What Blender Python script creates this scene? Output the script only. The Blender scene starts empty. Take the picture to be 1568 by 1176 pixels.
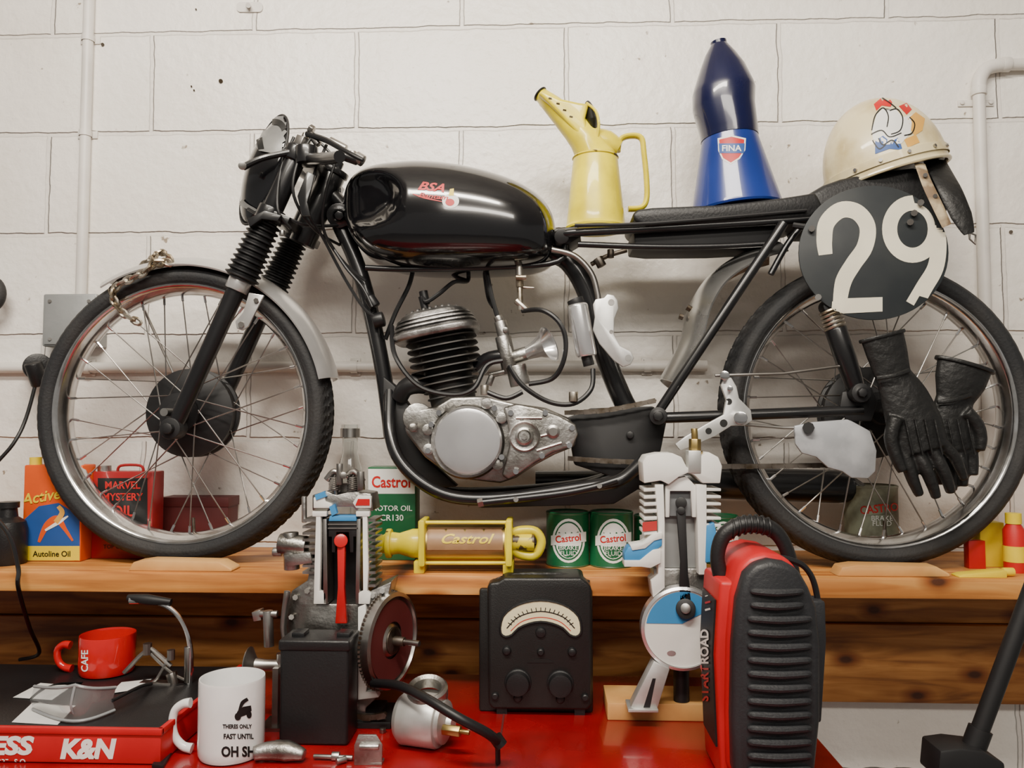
import bpy, bmesh, math, random
from mathutils import Vector, Matrix, Euler
from mathutils.bvhtree import BVHTree
random.seed(7)
F=1220.0; CX=784; CY=588
CAM=Vector((0,0,1.47))
R=Euler((math.radians(92.9),0,math.radians(2.3)),'XYZ').to_matrix()
def ray(px,py): return R@Vector(((px-CX)/F,-(py-CY)/F,-1))
def U(px,py,Y):
    d=ray(px,py); return CAM+d*(Y/d.y)
def G(px,py,z):
    d=ray(px,py); return CAM+d*((z-CAM.z)/d.z)
def L(px,Y): return px*Y/F
def V(*a): return Vector(a)
Y0=1.62; YW=1.83; YS=1.50
SZ=U(784,882,YS).z
BZ=U(784,1035,1.69).z
def b(px,py,dy=0): return U(px,py,Y0+dy)
sc=bpy.context.scene
# ---------------------------------------------------------------- materials
def M(name,col,rough=.5,metal=0,col2=None,scale=8,lo=.4,hi=.6,bump=0,bscale=80,coat=0,trans=0,ior=1.45,emit=0,detail=5,rvar=.08):
    m=bpy.data.materials.new(name); m.use_nodes=True; nt=m.node_tree; N=nt.nodes; K=nt.links
    p=N['Principled BSDF']; tc=N.new('ShaderNodeTexCoord')
    nz=N.new('ShaderNodeTexNoise'); nz.inputs['Scale'].default_value=scale; nz.inputs['Detail'].default_value=detail
    K.new(tc.outputs['Object'],nz.inputs['Vector'])
    cr=N.new('ShaderNodeValToRGB'); c2=col2 if col2 else tuple(c*.85 for c in col)
    cr.color_ramp.elements[0].position=lo; cr.color_ramp.elements[1].position=hi
    cr.color_ramp.elements[0].color=(*c2,1); cr.color_ramp.elements[1].color=(*col,1)
    K.new(nz.outputs['Fac'],cr.inputs['Fac']); K.new(cr.outputs['Color'],p.inputs['Base Color'])
    mr=N.new('ShaderNodeMapRange'); mr.inputs['To Min'].default_value=max(0.02,rough-rvar); mr.inputs['To Max'].default_value=min(1,rough+rvar)
    K.new(nz.outputs['Fac'],mr.inputs['Value']); K.new(mr.outputs['Result'],p.inputs['Roughness'])
    p.inputs['Metallic'].default_value=metal; p.inputs['Coat Weight'].default_value=coat; p.inputs['Coat Roughness'].default_value=.06
    p.inputs['Transmission Weight'].default_value=trans; p.inputs['IOR'].default_value=ior
    if emit: p.inputs['Emission Color'].default_value=(*col,1); p.inputs['Emission Strength'].default_value=emit
    if bump:
        n2=N.new('ShaderNodeTexNoise'); n2.inputs['Scale'].default_value=bscale; n2.inputs['Detail'].default_value=4
        K.new(tc.outputs['Object'],n2.inputs['Vector'])
        bp=N.new('ShaderNodeBump'); bp.inputs['Strength'].default_value=bump; bp.inputs['Distance'].default_value=.004
        K.new(n2.outputs['Fac'],bp.inputs['Height']); K.new(bp.outputs['Normal'],p.inputs['Normal'])
    return m
def wood(name,c1,c2,c3,knot=True,sx=1.2):
    m=bpy.data.materials.new(name); m.use_nodes=True; nt=m.node_tree; N=nt.nodes; K=nt.links
    p=N['Principled BSDF']; tc=N.new('ShaderNodeTexCoord'); mp=N.new('ShaderNodeMapping')
    mp.inputs['Scale'].default_value=(sx,14,14); K.new(tc.outputs['Object'],mp.inputs['Vector'])
    nz=N.new('ShaderNodeTexNoise'); nz.inputs['Scale'].default_value=3; nz.inputs['Detail'].default_value=8; nz.inputs['Distortion'].default_value=.8
    K.new(mp.outputs['Vector'],nz.inputs['Vector'])
    cr=N.new('ShaderNodeValToRGB'); e=cr.color_ramp.elements
    e[0].position=.34; e[0].color=(*c1,1); e[1].position=.66; e[1].color=(*c3,1); k=cr.color_ramp.elements.new(.5); k.color=(*c2,1)
    K.new(nz.outputs['Fac'],cr.inputs['Fac'])
    vo=N.new('ShaderNodeTexVoronoi'); vo.inputs['Scale'].default_value=1; vo.voronoi_dimensions='2D'
    sp=N.new('ShaderNodeSeparateXYZ'); K.new(tc.outputs['Object'],sp.inputs[0])
    cb=N.new('ShaderNodeCombineXYZ'); K.new(sp.outputs['X'],cb.inputs['X']); K.new(sp.outputs['Z'],cb.inputs['Y'])
    mp2=N.new('ShaderNodeMapping'); mp2.inputs['Scale'].default_value=(4.6,8.5,1); K.new(cb.outputs[0],mp2.inputs['Vector']); K.new(mp2.outputs['Vector'],vo.inputs['Vector'])
    kr=N.new('ShaderNodeValToRGB'); ke=kr.color_ramp.elements; ke[0].position=.045; ke[0].color=(.10,.035,.012,1); ke[1].position=.20; ke[1].color=(1,1,1,1); kk=ke.new(.09); kk.color=(.5,.32,.2,1)
    K.new(vo.outputs['Distance'],kr.inputs['Fac'])
    mx=N.new('ShaderNodeMix'); mx.data_type='RGBA'; mx.blend_type='MULTIPLY'; mx.inputs['Factor'].default_value=.95 if knot else 0
    K.new(cr.outputs['Color'],mx.inputs['A']); K.new(kr.outputs['Color'],mx.inputs['B'])
    n3=N.new('ShaderNodeTexNoise'); n3.inputs['Scale'].default_value=2.5; n3.inputs['Detail'].default_value=5; K.new(tc.outputs['Object'],n3.inputs['Vector'])
    k3=N.new('ShaderNodeValToRGB'); k3.color_ramp.elements[0].position=.38; k3.color_ramp.elements[0].color=(.5,.38,.28,1); k3.color_ramp.elements[1].position=.54
    k3.color_ramp.elements[1].color=(1,1,1,1); K.new(n3.outputs['Fac'],k3.inputs['Fac'])
    m2=N.new('ShaderNodeMix'); m2.data_type='RGBA'; m2.blend_type='MULTIPLY'; m2.inputs['Factor'].default_value=.65
    K.new(mx.outputs['Result'],m2.inputs['A']); K.new(k3.outputs['Color'],m2.inputs['B'])
    K.new(m2.outputs['Result'],p.inputs['Base Color']); p.inputs['Roughness'].default_value=.55
    bp=N.new('ShaderNodeBump'); bp.inputs['Strength'].default_value=.25; bp.inputs['Distance'].default_value=.002; K.new(nz.outputs['Fac'],bp.inputs['Height']); K.new(bp.outputs['Normal'],p.inputs['Normal'])
    return m
def wallmat():
    x0=U(705,300,YW).x; bw=U(865,100,YW).x-U(545,100,YW).x; A=U(784,196,YW).z; rh=A-U(784,353,YW).z
    m=bpy.data.materials.new('painted_block'); m.use_nodes=True; nt=m.node_tree; N=nt.nodes; K=nt.links
    p=N['Principled BSDF']; tc=N.new('ShaderNodeTexCoord')
    wob=N.new('ShaderNodeTexNoise'); wob.inputs['Scale'].default_value=14; wob.inputs['Detail'].default_value=4; K.new(tc.outputs['Object'],wob.inputs['Vector'])
    vm=N.new('ShaderNodeVectorMath'); vm.operation='MULTIPLY_ADD'; vm.inputs[1].default_value=(.014,.014,.014)
    K.new(wob.outputs['Color'],vm.inputs[0]); K.new(tc.outputs['Object'],vm.inputs[2])
    sp=N.new('ShaderNodeSeparateXYZ'); K.new(vm.outputs['Vector'],sp.inputs[0])
    ax=N.new('ShaderNodeMath'); ax.operation='SUBTRACT'; ax.inputs[1].default_value=x0-20*bw+.007; K.new(sp.outputs['X'],ax.inputs[0])
    az=N.new('ShaderNodeMath'); az.operation='SUBTRACT'; az.inputs[1].default_value=A-20*rh+.007; K.new(sp.outputs['Z'],az.inputs[0])
    cb=N.new('ShaderNodeCombineXYZ'); K.new(ax.outputs[0],cb.inputs['X']); K.new(az.outputs[0],cb.inputs['Y'])
    br=N.new('ShaderNodeTexBrick'); br.offset=.5; br.offset_frequency=2; br.inputs['Scale'].default_value=1
    br.inputs['Brick Width'].default_value=bw; br.inputs['Row Height'].default_value=rh; br.inputs['Mortar Size'].default_value=.0065; br.inputs['Mortar Smooth'].default_value=.5
    br.inputs['Color1'].default_value=(.87,.835,.78,1); br.inputs['Color2'].default_value=(.84,.80,.75,1); br.inputs['Mortar'].default_value=(.79,.75,.70,1)
    K.new(cb.outputs[0],br.inputs['Vector'])
    st=N.new('ShaderNodeTexNoise'); st.inputs['Scale'].default_value=3; st.inputs['Detail'].default_value=8; K.new(tc.outputs['Object'],st.inputs['Vector'])
    sr=N.new('ShaderNodeValToRGB'); sr.color_ramp.elements[0].position=.3; sr.color_ramp.elements[0].color=(.87,.85,.82,1); sr.color_ramp.elements[1].position=.6; sr.color_ramp.elements[1].color=(1,1,1,1)
    K.new(st.outputs['Fac'],sr.inputs['Fac'])
    mx=N.new('ShaderNodeMix'); mx.data_type='RGBA'; mx.blend_type='MULTIPLY'; mx.inputs['Factor'].default_value=.8; K.new(br.outputs['Color'],mx.inputs['A']); K.new(sr.outputs['Color'],mx.inputs['B'])
    sk=N.new('ShaderNodeTexNoise'); sk.inputs['Scale'].default_value=38; sk.inputs['Detail'].default_value=3; K.new(tc.outputs['Object'],sk.inputs['Vector'])
    s2=N.new('ShaderNodeValToRGB'); s2.color_ramp.elements[0].position=.23; s2.color_ramp.elements[0].color=(.35,.3,.25,1); s2.color_ramp.elements[1].position=.28; s2.color_ramp.elements[1].color=(1,1,1,1)
    K.new(sk.outputs['Fac'],s2.inputs['Fac'])
    m3=N.new('ShaderNodeMix'); m3.data_type='RGBA'; m3.blend_type='MULTIPLY'; m3.inputs['Factor'].default_value=1; K.new(mx.outputs['Result'],m3.inputs['A']); K.new(s2.outputs['Color'],m3.inputs['B'])
    K.new(m3.outputs['Result'],p.inputs['Base Color']); p.inputs['Roughness'].default_value=.38
    fine=N.new('ShaderNodeTexNoise'); fine.inputs['Scale'].default_value=45; fine.inputs['Detail'].default_value=6; K.new(tc.outputs['Object'],fine.inputs['Vector'])
    h=N.new('ShaderNodeMath'); h.operation='MULTIPLY_ADD'; h.inputs[1].default_value=-2.2; K.new(br.outputs['Fac'],h.inputs[0]); K.new(fine.outputs['Fac'],h.inputs[2])
    bp=N.new('ShaderNodeBump'); bp.inputs['Strength'].default_value=.8; bp.inputs['Distance'].default_value=.004; K.new(h.outputs[0],bp.inputs['Height']); K.new(bp.outputs['Normal'],p.inputs['Normal'])
    return m
blackgloss=M('black_gloss_paint',(.004,.004,.005),.16,coat=.8,rvar=.05)
black=M('black_enamel',(.008,.008,.009),.32,coat=.25)
satin=M('black_satin',(.010,.010,.011),.5)
finblk=M('barrel_black',(.010,.010,.010),.6,col2=(.022,.018,.014),scale=40)
plateblk=M('race_plate_black',(.016,.020,.023),.5,col2=(.024,.028,.030),scale=12)
rubber=M('tyre_rubber',(.014,.015,.017),.72,bump=.3,bscale=200,col2=(.026,.025,.025))
softrub=M('rubber_soft',(.008,.008,.009),.42)
chrome=M('chrome',(.80,.80,.81),.18,1)
rimm=M('rim_chrome',(.78,.78,.78),.17,1,rvar=.06,col2=(.62,.61,.59),scale=25)
steel=M('steel',(.46,.45,.43),.34,1,col2=(.28,.26,.24))
chainm=M('chain_steel',(.58,.54,.47),.38,1,col2=(.30,.24,.16),scale=40)
rusty=M('dull_steel',(.17,.15,.13),.5,1,col2=(.08,.06,.04),scale=30)
alu=M('cast_aluminium',(.46,.45,.43),.38,1,col2=(.24,.23,.21),scale=18,bump=.2,bscale=160)
aluhead=M('head_aluminium',(.36,.35,.34),.45,1,col2=(.17,.165,.16),scale=26,bump=.25,bscale=120)
alupol=M('polished_aluminium',(.88,.88,.89),.22,.85,rvar=.05)
alusheet=M('aluminium_sheet',(.68,.68,.67),.42,.7,col2=(.52,.52,.50),scale=14)
silverpaint=M('silver_paint',(.62,.61,.60),.3,.7,coat=.3)
guardm=M('steel_mudguard',(.56,.56,.55),.28,.92,col2=(.42,.42,.41),scale=10)
yellow=M('yellow_paint',(.84,.70,.012),.36,0,col2=(.64,.52,.012),coat=.2,scale=14)
yellowworn=M('yellow_worn',(.72,.58,.02),.4,0,col2=(.08,.05,.02),scale=35,lo=.42,hi=.46)
blue=M('blue_paint',(.009,.030,.20),.32,coat=.3)
bluedk=M('blue_dark_paint',(.003,.005,.035),.25,coat=.5)
red=M('red_paint',(.50,.010,.012),.25,coat=.4)
redbench=M('red_bench_enamel',(.31,.006,.009),.26,coat=.35,col2=(.20,.005,.007),scale=6)
redpl=M('red_plastic',(.50,.010,.014),.4)
redtin=M('red_tin',(.30,.010,.012),.4,coat=.2)
darkred=M('dark_red_card',(.10,.014,.014),.6)
green=M('green_tin',(.009,.11,.040),.38,coat=.2)
greengrey=M('faded_green_tin',(.26,.28,.20),.5,col2=(.12,.11,.07),scale=20)
cream=M('cream_helmet',(.70,.61,.37),.34,col2=(.50,.39,.19),scale=11,lo=.34,hi=.52,coat=.3)
white=M('white_paint',(.80,.79,.75),.45)
numwhite=M('number_white',(.78,.73,.58),.5)
ceramic=M('white_ceramic',(.85,.85,.85),.12,coat=.5)
redcer=M('red_ceramic',(.55,.010,.010),.12,coat=.5)
inkblack=M('ink_black',(.008,.008,.008),.5)
inkred=M('ink_red',(.55,.012,.012),.45)
inkwhite=M('ink_white',(.85,.85,.81),.45)
inkyel=M('ink_yellow',(.82,.62,.02),.45)
inkblue=M('ink_blue',(.02,.08,.30),.45)
inkor=M('ink_orange',(.70,.09,.008),.45)
inkskin=M('ink_tan',(.72,.38,.07),.45)
skyblue=M('sky_blue_paint',(.045,.24,.52),.4)
plasblk=M('black_plastic',(.010,.010,.011),.42,bump=.12,bscale=300)
plasgrey=M('dark_grey_plastic',(.020,.021,.024),.45,bump=.15,bscale=250)
crackle=M('black_crackle',(.010,.010,.010),.42,bump=.14,bscale=420)
leather=M('black_leather',(.011,.011,.011),.45,bump=.6,bscale=70)
seatm=M('seat_vinyl',(.014,.014,.015),.45,bump=.2,bscale=200)
strapm=M('tan_webbing',(.50,.41,.26),.7,col2=(.18,.12,.07),scale=30)
brass=M('brass',(.48,.35,.13),.38,1)
glass=M('clear_glass',(.95,.97,.96),.05,trans=.95)
lens=M('lens_plastic',(.92,.94,.95),.05,trans=.92,rvar=.02)
paper=M('paper',(.70,.70,.68),.7)
greybox=M('grey_junction_box',(.31,.32,.32),.5,.3,bump=.1)
pipew=M('painted_conduit',(.70,.665,.62),.4)
lightw=M('light_wood',(.70,.40,.14),.55,col2=(.52,.26,.08),scale=6)
shelfw=wood('shelf_pine',(.40,.14,.028),(.60,.245,.055),(.72,.36,.10),sx=1.0)
ledw=wood('ledger_pine',(.24,.085,.02),(.44,.18,.042),(.58,.27,.075),sx=1.4)
concrete=M('concrete',(.30,.29,.28),.8,bump=.4)
ceilm=M('ceiling_paint',(.6,.59,.57),.8)
scalem=M('meter_scale',(.74,.69,.45),.4)
# ---------------------------------------------------------------- geometry
def E(name):
    o=bpy.data.objects.new(name,None); sc.collection.objects.link(o); o.empty_display_size=.05; return o
def obj(name,datas,mat,parent=None,bevel=0,seg=2,angle=35,smooth=True):
    if isinstance(datas,tuple): datas=[datas]
    bm=bmesh.new()
    for vs,fs in datas:
        bv=[bm.verts.new(v) for v in vs]
        for f in fs:
            try: bm.faces.new([bv[i] for i in f])
            except ValueError: pass
    bmesh.ops.remove_doubles(bm,verts=bm.verts,dist=2e-6)
    bmesh.ops.recalc_face_normals(bm,faces=bm.faces)
    if bevel:
        es=[e for e in bm.edges if len(e.link_faces)==2 and e.calc_face_angle(0)>.5]
        try: bmesh.ops.bevel(bm,geom=es,offset=bevel,segments=seg,affect='EDGES',profile=.5,clamp_overlap=True)
        except Exception as ex: print('bevel',name,ex)
    me=bpy.data.meshes.new(name); bm.to_mesh(me); bm.free(); me.materials.append(mat)
    if smooth:
        me.shade_smooth(); me.set_sharp_from_angle(angle=math.radians(angle))
    o=bpy.data.objects.new(name,me); sc.collection.objects.link(o)
    if parent: o.parent=parent
    return o
def catm(pts,rad,sub):
    if sub<=1 or len(pts)<3: return pts,rad
    P=[];Q=[];n=len(pts)
    for i in range(n-1):
        p0=pts[max(i-1,0)];p1=pts[i];p2=pts[i+1];p3=pts[min(i+2,n-1)]
        for s in range(sub):
            t=s/sub
            P.append(.5*((2*p1)+(p2-p0)*t+(2*p0-5*p1+4*p2-p3)*t*t+(3*p1-p0-3*p2+p3)*t**3)); Q.append(rad[i]*(1-t)+rad[i+1]*t)
    P.append(pts[-1]);Q.append(rad[-1]); return P,Q
def tube(pts,rad,n=10,sub=5,flat=None,caps=True):
    pts=[Vector(p) for p in pts]
    if not isinstance(rad,(list,tuple)): rad=[rad]*len(pts)
    pts,rad=catm(pts,list(rad),sub); vs=[];fs=[]
    N=None
    for i,p in enumerate(pts):
        t=(pts[min(i+1,len(pts)-1)]-pts[max(i-1,0)]).normalized()
        if flat is not None:
            B=V(0,1,0); A=t.cross(B).normalized(); s=flat
        else:
            if N is None: N=t.orthogonal().normalized()
            N=(N-t*N.dot(t)).normalized(); A=N; B=t.cross(N); s=1
        for k in range(n):
            a=2*math.pi*k/n; vs.append(p+A*math.cos(a)*rad[i]+B*math.sin(a)*rad[i]*s)
    for i in range(len(pts)-1):
        for k in range(n):
            fs.append((i*n+k,i*n+(k+1)%n,(i+1)*n+(k+1)%n,(i+1)*n+k))
    if caps: fs.append(tuple(range(n))); fs.append(tuple((len(pts)-1)*n+k for k in range(n)))
    return vs,fs
def lathe(c,axis,prof,seg=32,closed=False,ref=None):
    a=Vector(axis).normalized(); u=(Vector(ref) if ref else a.orthogonal()); u=(u-a*u.dot(a)).normalized(); w=a.cross(u); n=len(prof); vs=[];fs=[]
    for k in range(seg):
        t=2*math.pi*k/seg; d=u*math.cos(t)+w*math.sin(t)
        for r,h in prof: vs.append(Vector(c)+a*h+d*max(r,1e-7))
    for k in range(seg):
        k2=(k+1)%seg
        for i in range(n if closed else n-1):
            j=(i+1)%n; fs.append((k*n+i,k*n+j,k2*n+j,k2*n+i))
    return vs,fs
def cyl(p0,p1,r,seg=20,r2=None):
    p0=Vector(p0);p1=Vector(p1);h=(p1-p0).length; r2=r if r2 is None else r2
    return lathe(p0,p1-p0,[(0,0),(r,0),(r2,h),(0,h)],seg)
def prism3(pts,vec):
    n=len(pts); vs=[Vector(p) for p in pts]+[Vector(p)+Vector(vec) for p in pts]
    fs=[tuple(range(n)),tuple(range(2*n-1,n-1,-1))]+[(i,(i+1)%n,n+(i+1)%n,n+i) for i in range(n)]
    return vs,fs
def prism(px,Y,depth): return prism3([U(x,y,Y) for x,y in px],(0,depth,0))
def rrect(x0,y0,x1,y1,r,n=5):
    o=[]
    for cx,cy,a0 in ((x1-r,y0+r,-90),(x1-r,y1-r,0),(x0+r,y1-r,90),(x0+r,y0+r,180)):
        for i in range(n+1):
            a=math.radians(a0+90*i/n); o.append((cx+r*math.cos(a),cy+r*math.sin(a)))
    return o
def ell(cx,cy,rx,ry,n=32,a0=0,a1=360):
    return [(cx+rx*math.cos(math.radians(a0+(a1-a0)*i/n)),cy+ry*math.sin(math.radians(a0+(a1-a0)*i/n))) for i in range(n if a1-a0==360 else n+1)]
def box(c,s,rot=None):
    c=Vector(c); vs=[]
    for x in(-.5,.5):
        for y in(-.5,.5):
            for z in(-.5,.5):
                v=V(x*s[0],y*s[1],z*s[2]); vs.append(c+(rot@v if rot else v))
    return vs,[(0,1,3,2),(4,6,7,5),(0,4,5,1),(2,3,7,6),(0,2,6,4),(1,5,7,3)]
def bb(x0,x1,y0,y1,z0,z1): return box(((x0+x1)/2,(y0+y1)/2,(z0+z1)/2),(x1-x0,y1-y0,z1-z0))
def pbox(x0,y0,x1,y1,Y,depth,zb=None):
    a=U(x0,y0,Y); c=U(x1,y1,Y); return bb(a.x,c.x,Y,Y+depth,(zb if zb is not None else c.z),a.z)
def loft(secs,caps=True,closed=False):
    n=len(secs[0]); vs=[v for s in secs for v in s]; fs=[]
    for i in range(len(secs)-1):
        for k in range(n): fs.append((i*n+k,i*n+(k+1)%n,(i+1)*n+(k+1)%n,(i+1)*n+k))
    if caps: fs.append(tuple(range(n))); fs.append(tuple((len(secs)-1)*n+k for k in range(n)))
    return vs,fs
# ---- decals conforming to built surfaces
def bvh(target):
    vs=[];ps=[]
    for t in (target if isinstance(target,(list,tuple)) else [target]):
        o=len(vs); vs+= [v.co.copy() for v in t.data.vertices]; ps+=[tuple(o+i for i in p.vertices) for p in t.data.polygons]
    return BVHTree.FromPolygons(vs,ps)
def project(name,bm,target,mat,parent,off=.0007,maxe=9):
    bmesh.ops.triangulate(bm,faces=bm.faces)
    for _ in range(4):
        es=[e for e in bm.edges if e.calc_length()>maxe]
        if not es: break
        bmesh.ops.subdivide_edges(bm,edges=es,cuts=1); bmesh.ops.triangulate(bm,faces=bm.faces)
    T=bvh(target); dead=[]
    for v in bm.verts:
        d=ray(v.co.x,v.co.y).normalized(); h=T.ray_cast(CAM,d)
        if h[0] is None: dead.append(v)
        else:
            n=h[1]; n=n if n.dot(d)<0 else -n; v.co=h[0]+n*off
    bmesh.ops.delete(bm,geom=dead,context='VERTS')
    me=bpy.data.meshes.new(name); bm.to_mesh(me); bm.free(); me.materials.append(mat); me.shade_smooth()
    o=bpy.data.objects.new(name,me); sc.collection.objects.link(o); o.parent=parent; return o
def dpoly(name,pts,target,mat,parent,off=.0007):
    bm=bmesh.new(); bm.faces.new([bm.verts.new((x,y,0)) for x,y in pts]); return project(name,bm,target,mat,parent,off)
def dstroke(name,pts,w,target,mat,parent,off=.0007,sub=6):
    P,_=catm([V(x,y,0) for x,y in pts],[0]*len(pts),sub); bm=bmesh.new(); pr=None
    ws=w if isinstance(w,(list,tuple)) else [w]
    for i,p in enumerate(P):
        t=(P[min(i+1,len(P)-1)]-P[max(i-1,0)]).normalized(); n=V(-t.y,t.x,0); q=i/(len(P)-1)*(len(ws)-1); k=int(min(q,len(ws)-2)) if len(ws)>1 else 0
        ww=ws[0] if len(ws)==1 else ws[k]*(1-(q-k))+ws[k+1]*(q-k)
        a=bm.verts.new(p+n*ww/2); c=bm.verts.new(p-n*ww/2)
        if pr: bm.faces.new((pr[0],pr[1],c,a))
        pr=(a,c)
    return project(name,bm,target,mat,parent,off,14)
def dtext(name,s,x,y,size,target,mat,parent,ang=0,bold=.0,sx=1,off=.0009,shear=0,center=True):
    cu=bpy.data.curves.new(name+'_c','FONT'); cu.body=s; cu.size=1; cu.offset=bold; cu.shear=shear; cu.align_x='CENTER' if center else 'LEFT'; cu.resolution_u=3
    o=bpy.data.objects.new(name+'_c',cu); sc.collection.objects.link(o); bpy.context.view_layer.update()
    me=bpy.data.meshes.new_from_object(o.evaluated_get(bpy.context.evaluated_depsgraph_get())); bpy.data.objects.remove(o)
    bm=bmesh.new(); bm.from_mesh(me); bpy.data.meshes.remove(me); a=math.radians(ang); k=size/.7
    for v in bm.verts:
        u=v.co.x*k*sx; w=v.co.y*k
        v.co=V(x+u*math.cos(a)-w*math.sin(a)*1, y-u*math.sin(a)-w*math.cos(a),0)
    return project(name,bm,target,mat,parent,off)
def chain(path,link=.012,r=.0025,sub=10,wide=.004):
    P,_=catm([Vector(p) for p in path],[0]*len(path),sub); out=[]; last=P[0]; k=0
    for p in P[1:]:
        while (p-last).length>=link:
            t=(p-last).normalized(); q=last+t*link; 
            s=V(0,1,0) if k%2 else t.cross(V(0,1,0)).normalized(); s=(s-t*s.dot(t)).normalized()
            c=(last+q)/2; pts=[c+t*math.cos(a)*link*.75+s*math.sin(a)*wide for a in [2*math.pi*i/8 for i in range(8)]]
            out.append(tube(pts+[pts[0]],r,6,1)); last=q; k+=1
    return out
def rchain(path,pitch=.0127,h=.005,w=.006):
    P,_=catm([Vector(p) for p in path],[0]*len(path),20); out=[]; last=P[0]; k=0
    for p in P[1:]:
        while (p-last).length>=pitch:
            t=(p-last).normalized(); q=last+t*pitch; n=t.cross(V(0,1,0)).normalized()
            rot=Matrix((t,V(0,1,0),n)).transposed(); o=.001 if k%2 else .0
            out.append(box((last+q)/2+V(0,-w/2-o,0),(pitch*1.15,.0014,h*2 if k%2 else h*1.7),rot)); out.append(box((last+q)/2+V(0,w/2+o,0),(pitch*1.15,.0014,h*1.8),rot))
            out.append(cyl(q-V(0,w*.8,0),q+V(0,w*.8,0),h*.6,8)); last=q; k+=1
    return out
# ================================================================= ROOM
obj('wall_back',bb(-4,4,YW,YW+.2,0,3.2),wallmat())
obj('floor',bb(-4,4,-3.5,YW+.2,-.1,0),concrete)
obj('ceiling',bb(-4,4,-3.5,YW+.2,3.2,3.3),ceilm)
e=E('conduit_pipe')
a=U(138,-60,YW-.014); c=U(123,452,YW-.014); xm=(a.x+c.x)/2
obj('pipe',tube([V(xm,YW-.0125,3.19),V(xm,YW-.0125,c.z)],.0125,14,1),pipew,e)
for py in (60,205): 
    q=U(134,py,YW-.01); obj('saddle',[bb(xm-.024,xm+.024,YW-.004,YW,q.z-.009,q.z+.009),lathe(V(xm,YW-.0125,q.z-.007),(0,0,1),[(.0145,0),(.0145,.014)],16)],pipew,e,bevel=.001)
e=E('junction_box')
obj('box_body',pbox(66,450,146,530,YW-.05,.05),greybox,e,bevel=.004)
obj('box_lid',pbox(69,453,143,527,YW-.053,.004),greybox,e,bevel=.0015)
obj('lid_screws',[cyl(U(x,y,YW-.056),U(x,y,YW-.05),.004,10) for x,y in ((76,461),(136,461),(76,519),(136,519))],steel,e)
e=E('wall_pipe')
z=U(300,562,YW-.02).z
obj('pipe_run',tube([V(-1.6,YW-.0145,z),V(U(1080,562,YW).x,YW-.0145,z)],.0125,14,1),pipew,e)
for px in (140,545,990):
    x=U(px,560,YW).x; obj('clip',[bb(x-.012,x+.012,YW-.006,YW,z-.02,z+.02),lathe(V(x-.008,YW-.0145,z),(1,0,0),[(.0145,0),(.0145,.016)],16)],pipew,e,bevel=.001)
e=E('corner_conduit')
x=(U(1497,150,YW-.02).x+U(1512,420,YW-.02).x)/2; zt=U(1500,100,YW-.02).z; yp=YW-.0165
obj('pipe_elbow',tube([V(x,yp,SZ+.001),V(x,yp,zt-.09),V(x,yp,zt-.05),V(x+.006,yp,zt-.022),V(x+.024,yp,zt-.004),V(x+.05,yp,zt+.002),V(x+.09,yp,zt+.002)],.0130,16,1),pipew,e)
obj('pipe_horizontal',tube([V(x+.05,yp,zt+.002),V(1.6,yp,zt+.002)],.0130,16,1),pipew,e)
obj('elbow_collars',[cyl(V(x,yp,zt-.068),V(x,yp,zt-.050),.0164,18),cyl(V(x+.052,yp,zt+.002),V(x+.070,yp,zt+.002),.0164,18)],pipew,e,bevel=.001)
obj('elbow_body',tube([V(x,yp,zt-.055),V(x+.003,yp,zt-.03),V(x+.02,yp,zt-.006),V(x+.055,yp,zt+.002)],.0155,16,3),pipew,e)
obj('saddle',[bb(x-.04,x+.04,YW-.004,YW-.0002,zt-.088,zt-.073),cyl(V(x-.032,YW-.008,zt-.080),V(x-.032,YW-.003,zt-.080),.005,8),cyl(V(x+.032,YW-.008,zt-.080),V(x+.032,YW-.003,zt-.080),.005,8)],pipew,e,bevel=.001)
e=E('wall_bracket')
obj('tab',[prism(rrect(362,3,402,18,6),YW-.004,.004),cyl(U(380,8,YW-.02),U(380,8,YW),.006,10)],pipew,e)
e=E('wall_screws')
obj('screw_heads',[cyl(U(x,y,YW-.004),U(x,y,YW+.001),r,10) for x,y,r in ((338,124,.005),(157,68,.004),(300,14,.002),(1548,355,.004),(1100,200,.003),(293,132,.002),(297,138,.002))],rusty,e)
# shelf
obj('wall_shelf',bb(-1.55,1.55,YS,YW,SZ-.036,SZ),shelfw,bevel=.002)
e=E('shelf_ledger_board')
zl=U(1400,1076,YW-.04).z; zu=SZ-.037
obj('board_top',bb(-1.55,1.55,YW-.035,YW,(zu+zl)/2+.028,zu),ledw,e,bevel=.003)
obj('board_bottom',bb(-1.55,1.55,YW-.045,YW,zl,(zu+zl)/2+.026),ledw,e,bevel=.003)
for px0,px1,Y in ((195,355,1.520),(1282,1455,1.520)):
    obj('wheel_chock' ,prism3([V(U(px0,870,Y).x,Y,SZ),V(U(px0+8,870,Y).x,Y,SZ+.017),V(U(px0+30,870,Y).x,Y,SZ+.021),V(U(px1-20,870,Y).x,Y,SZ+.019),V(U(px1,870,Y).x,Y,SZ+.006),V(U(px1,870,Y).x,Y,SZ)],(0,.045,0)),lightw,bevel=.004)
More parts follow.
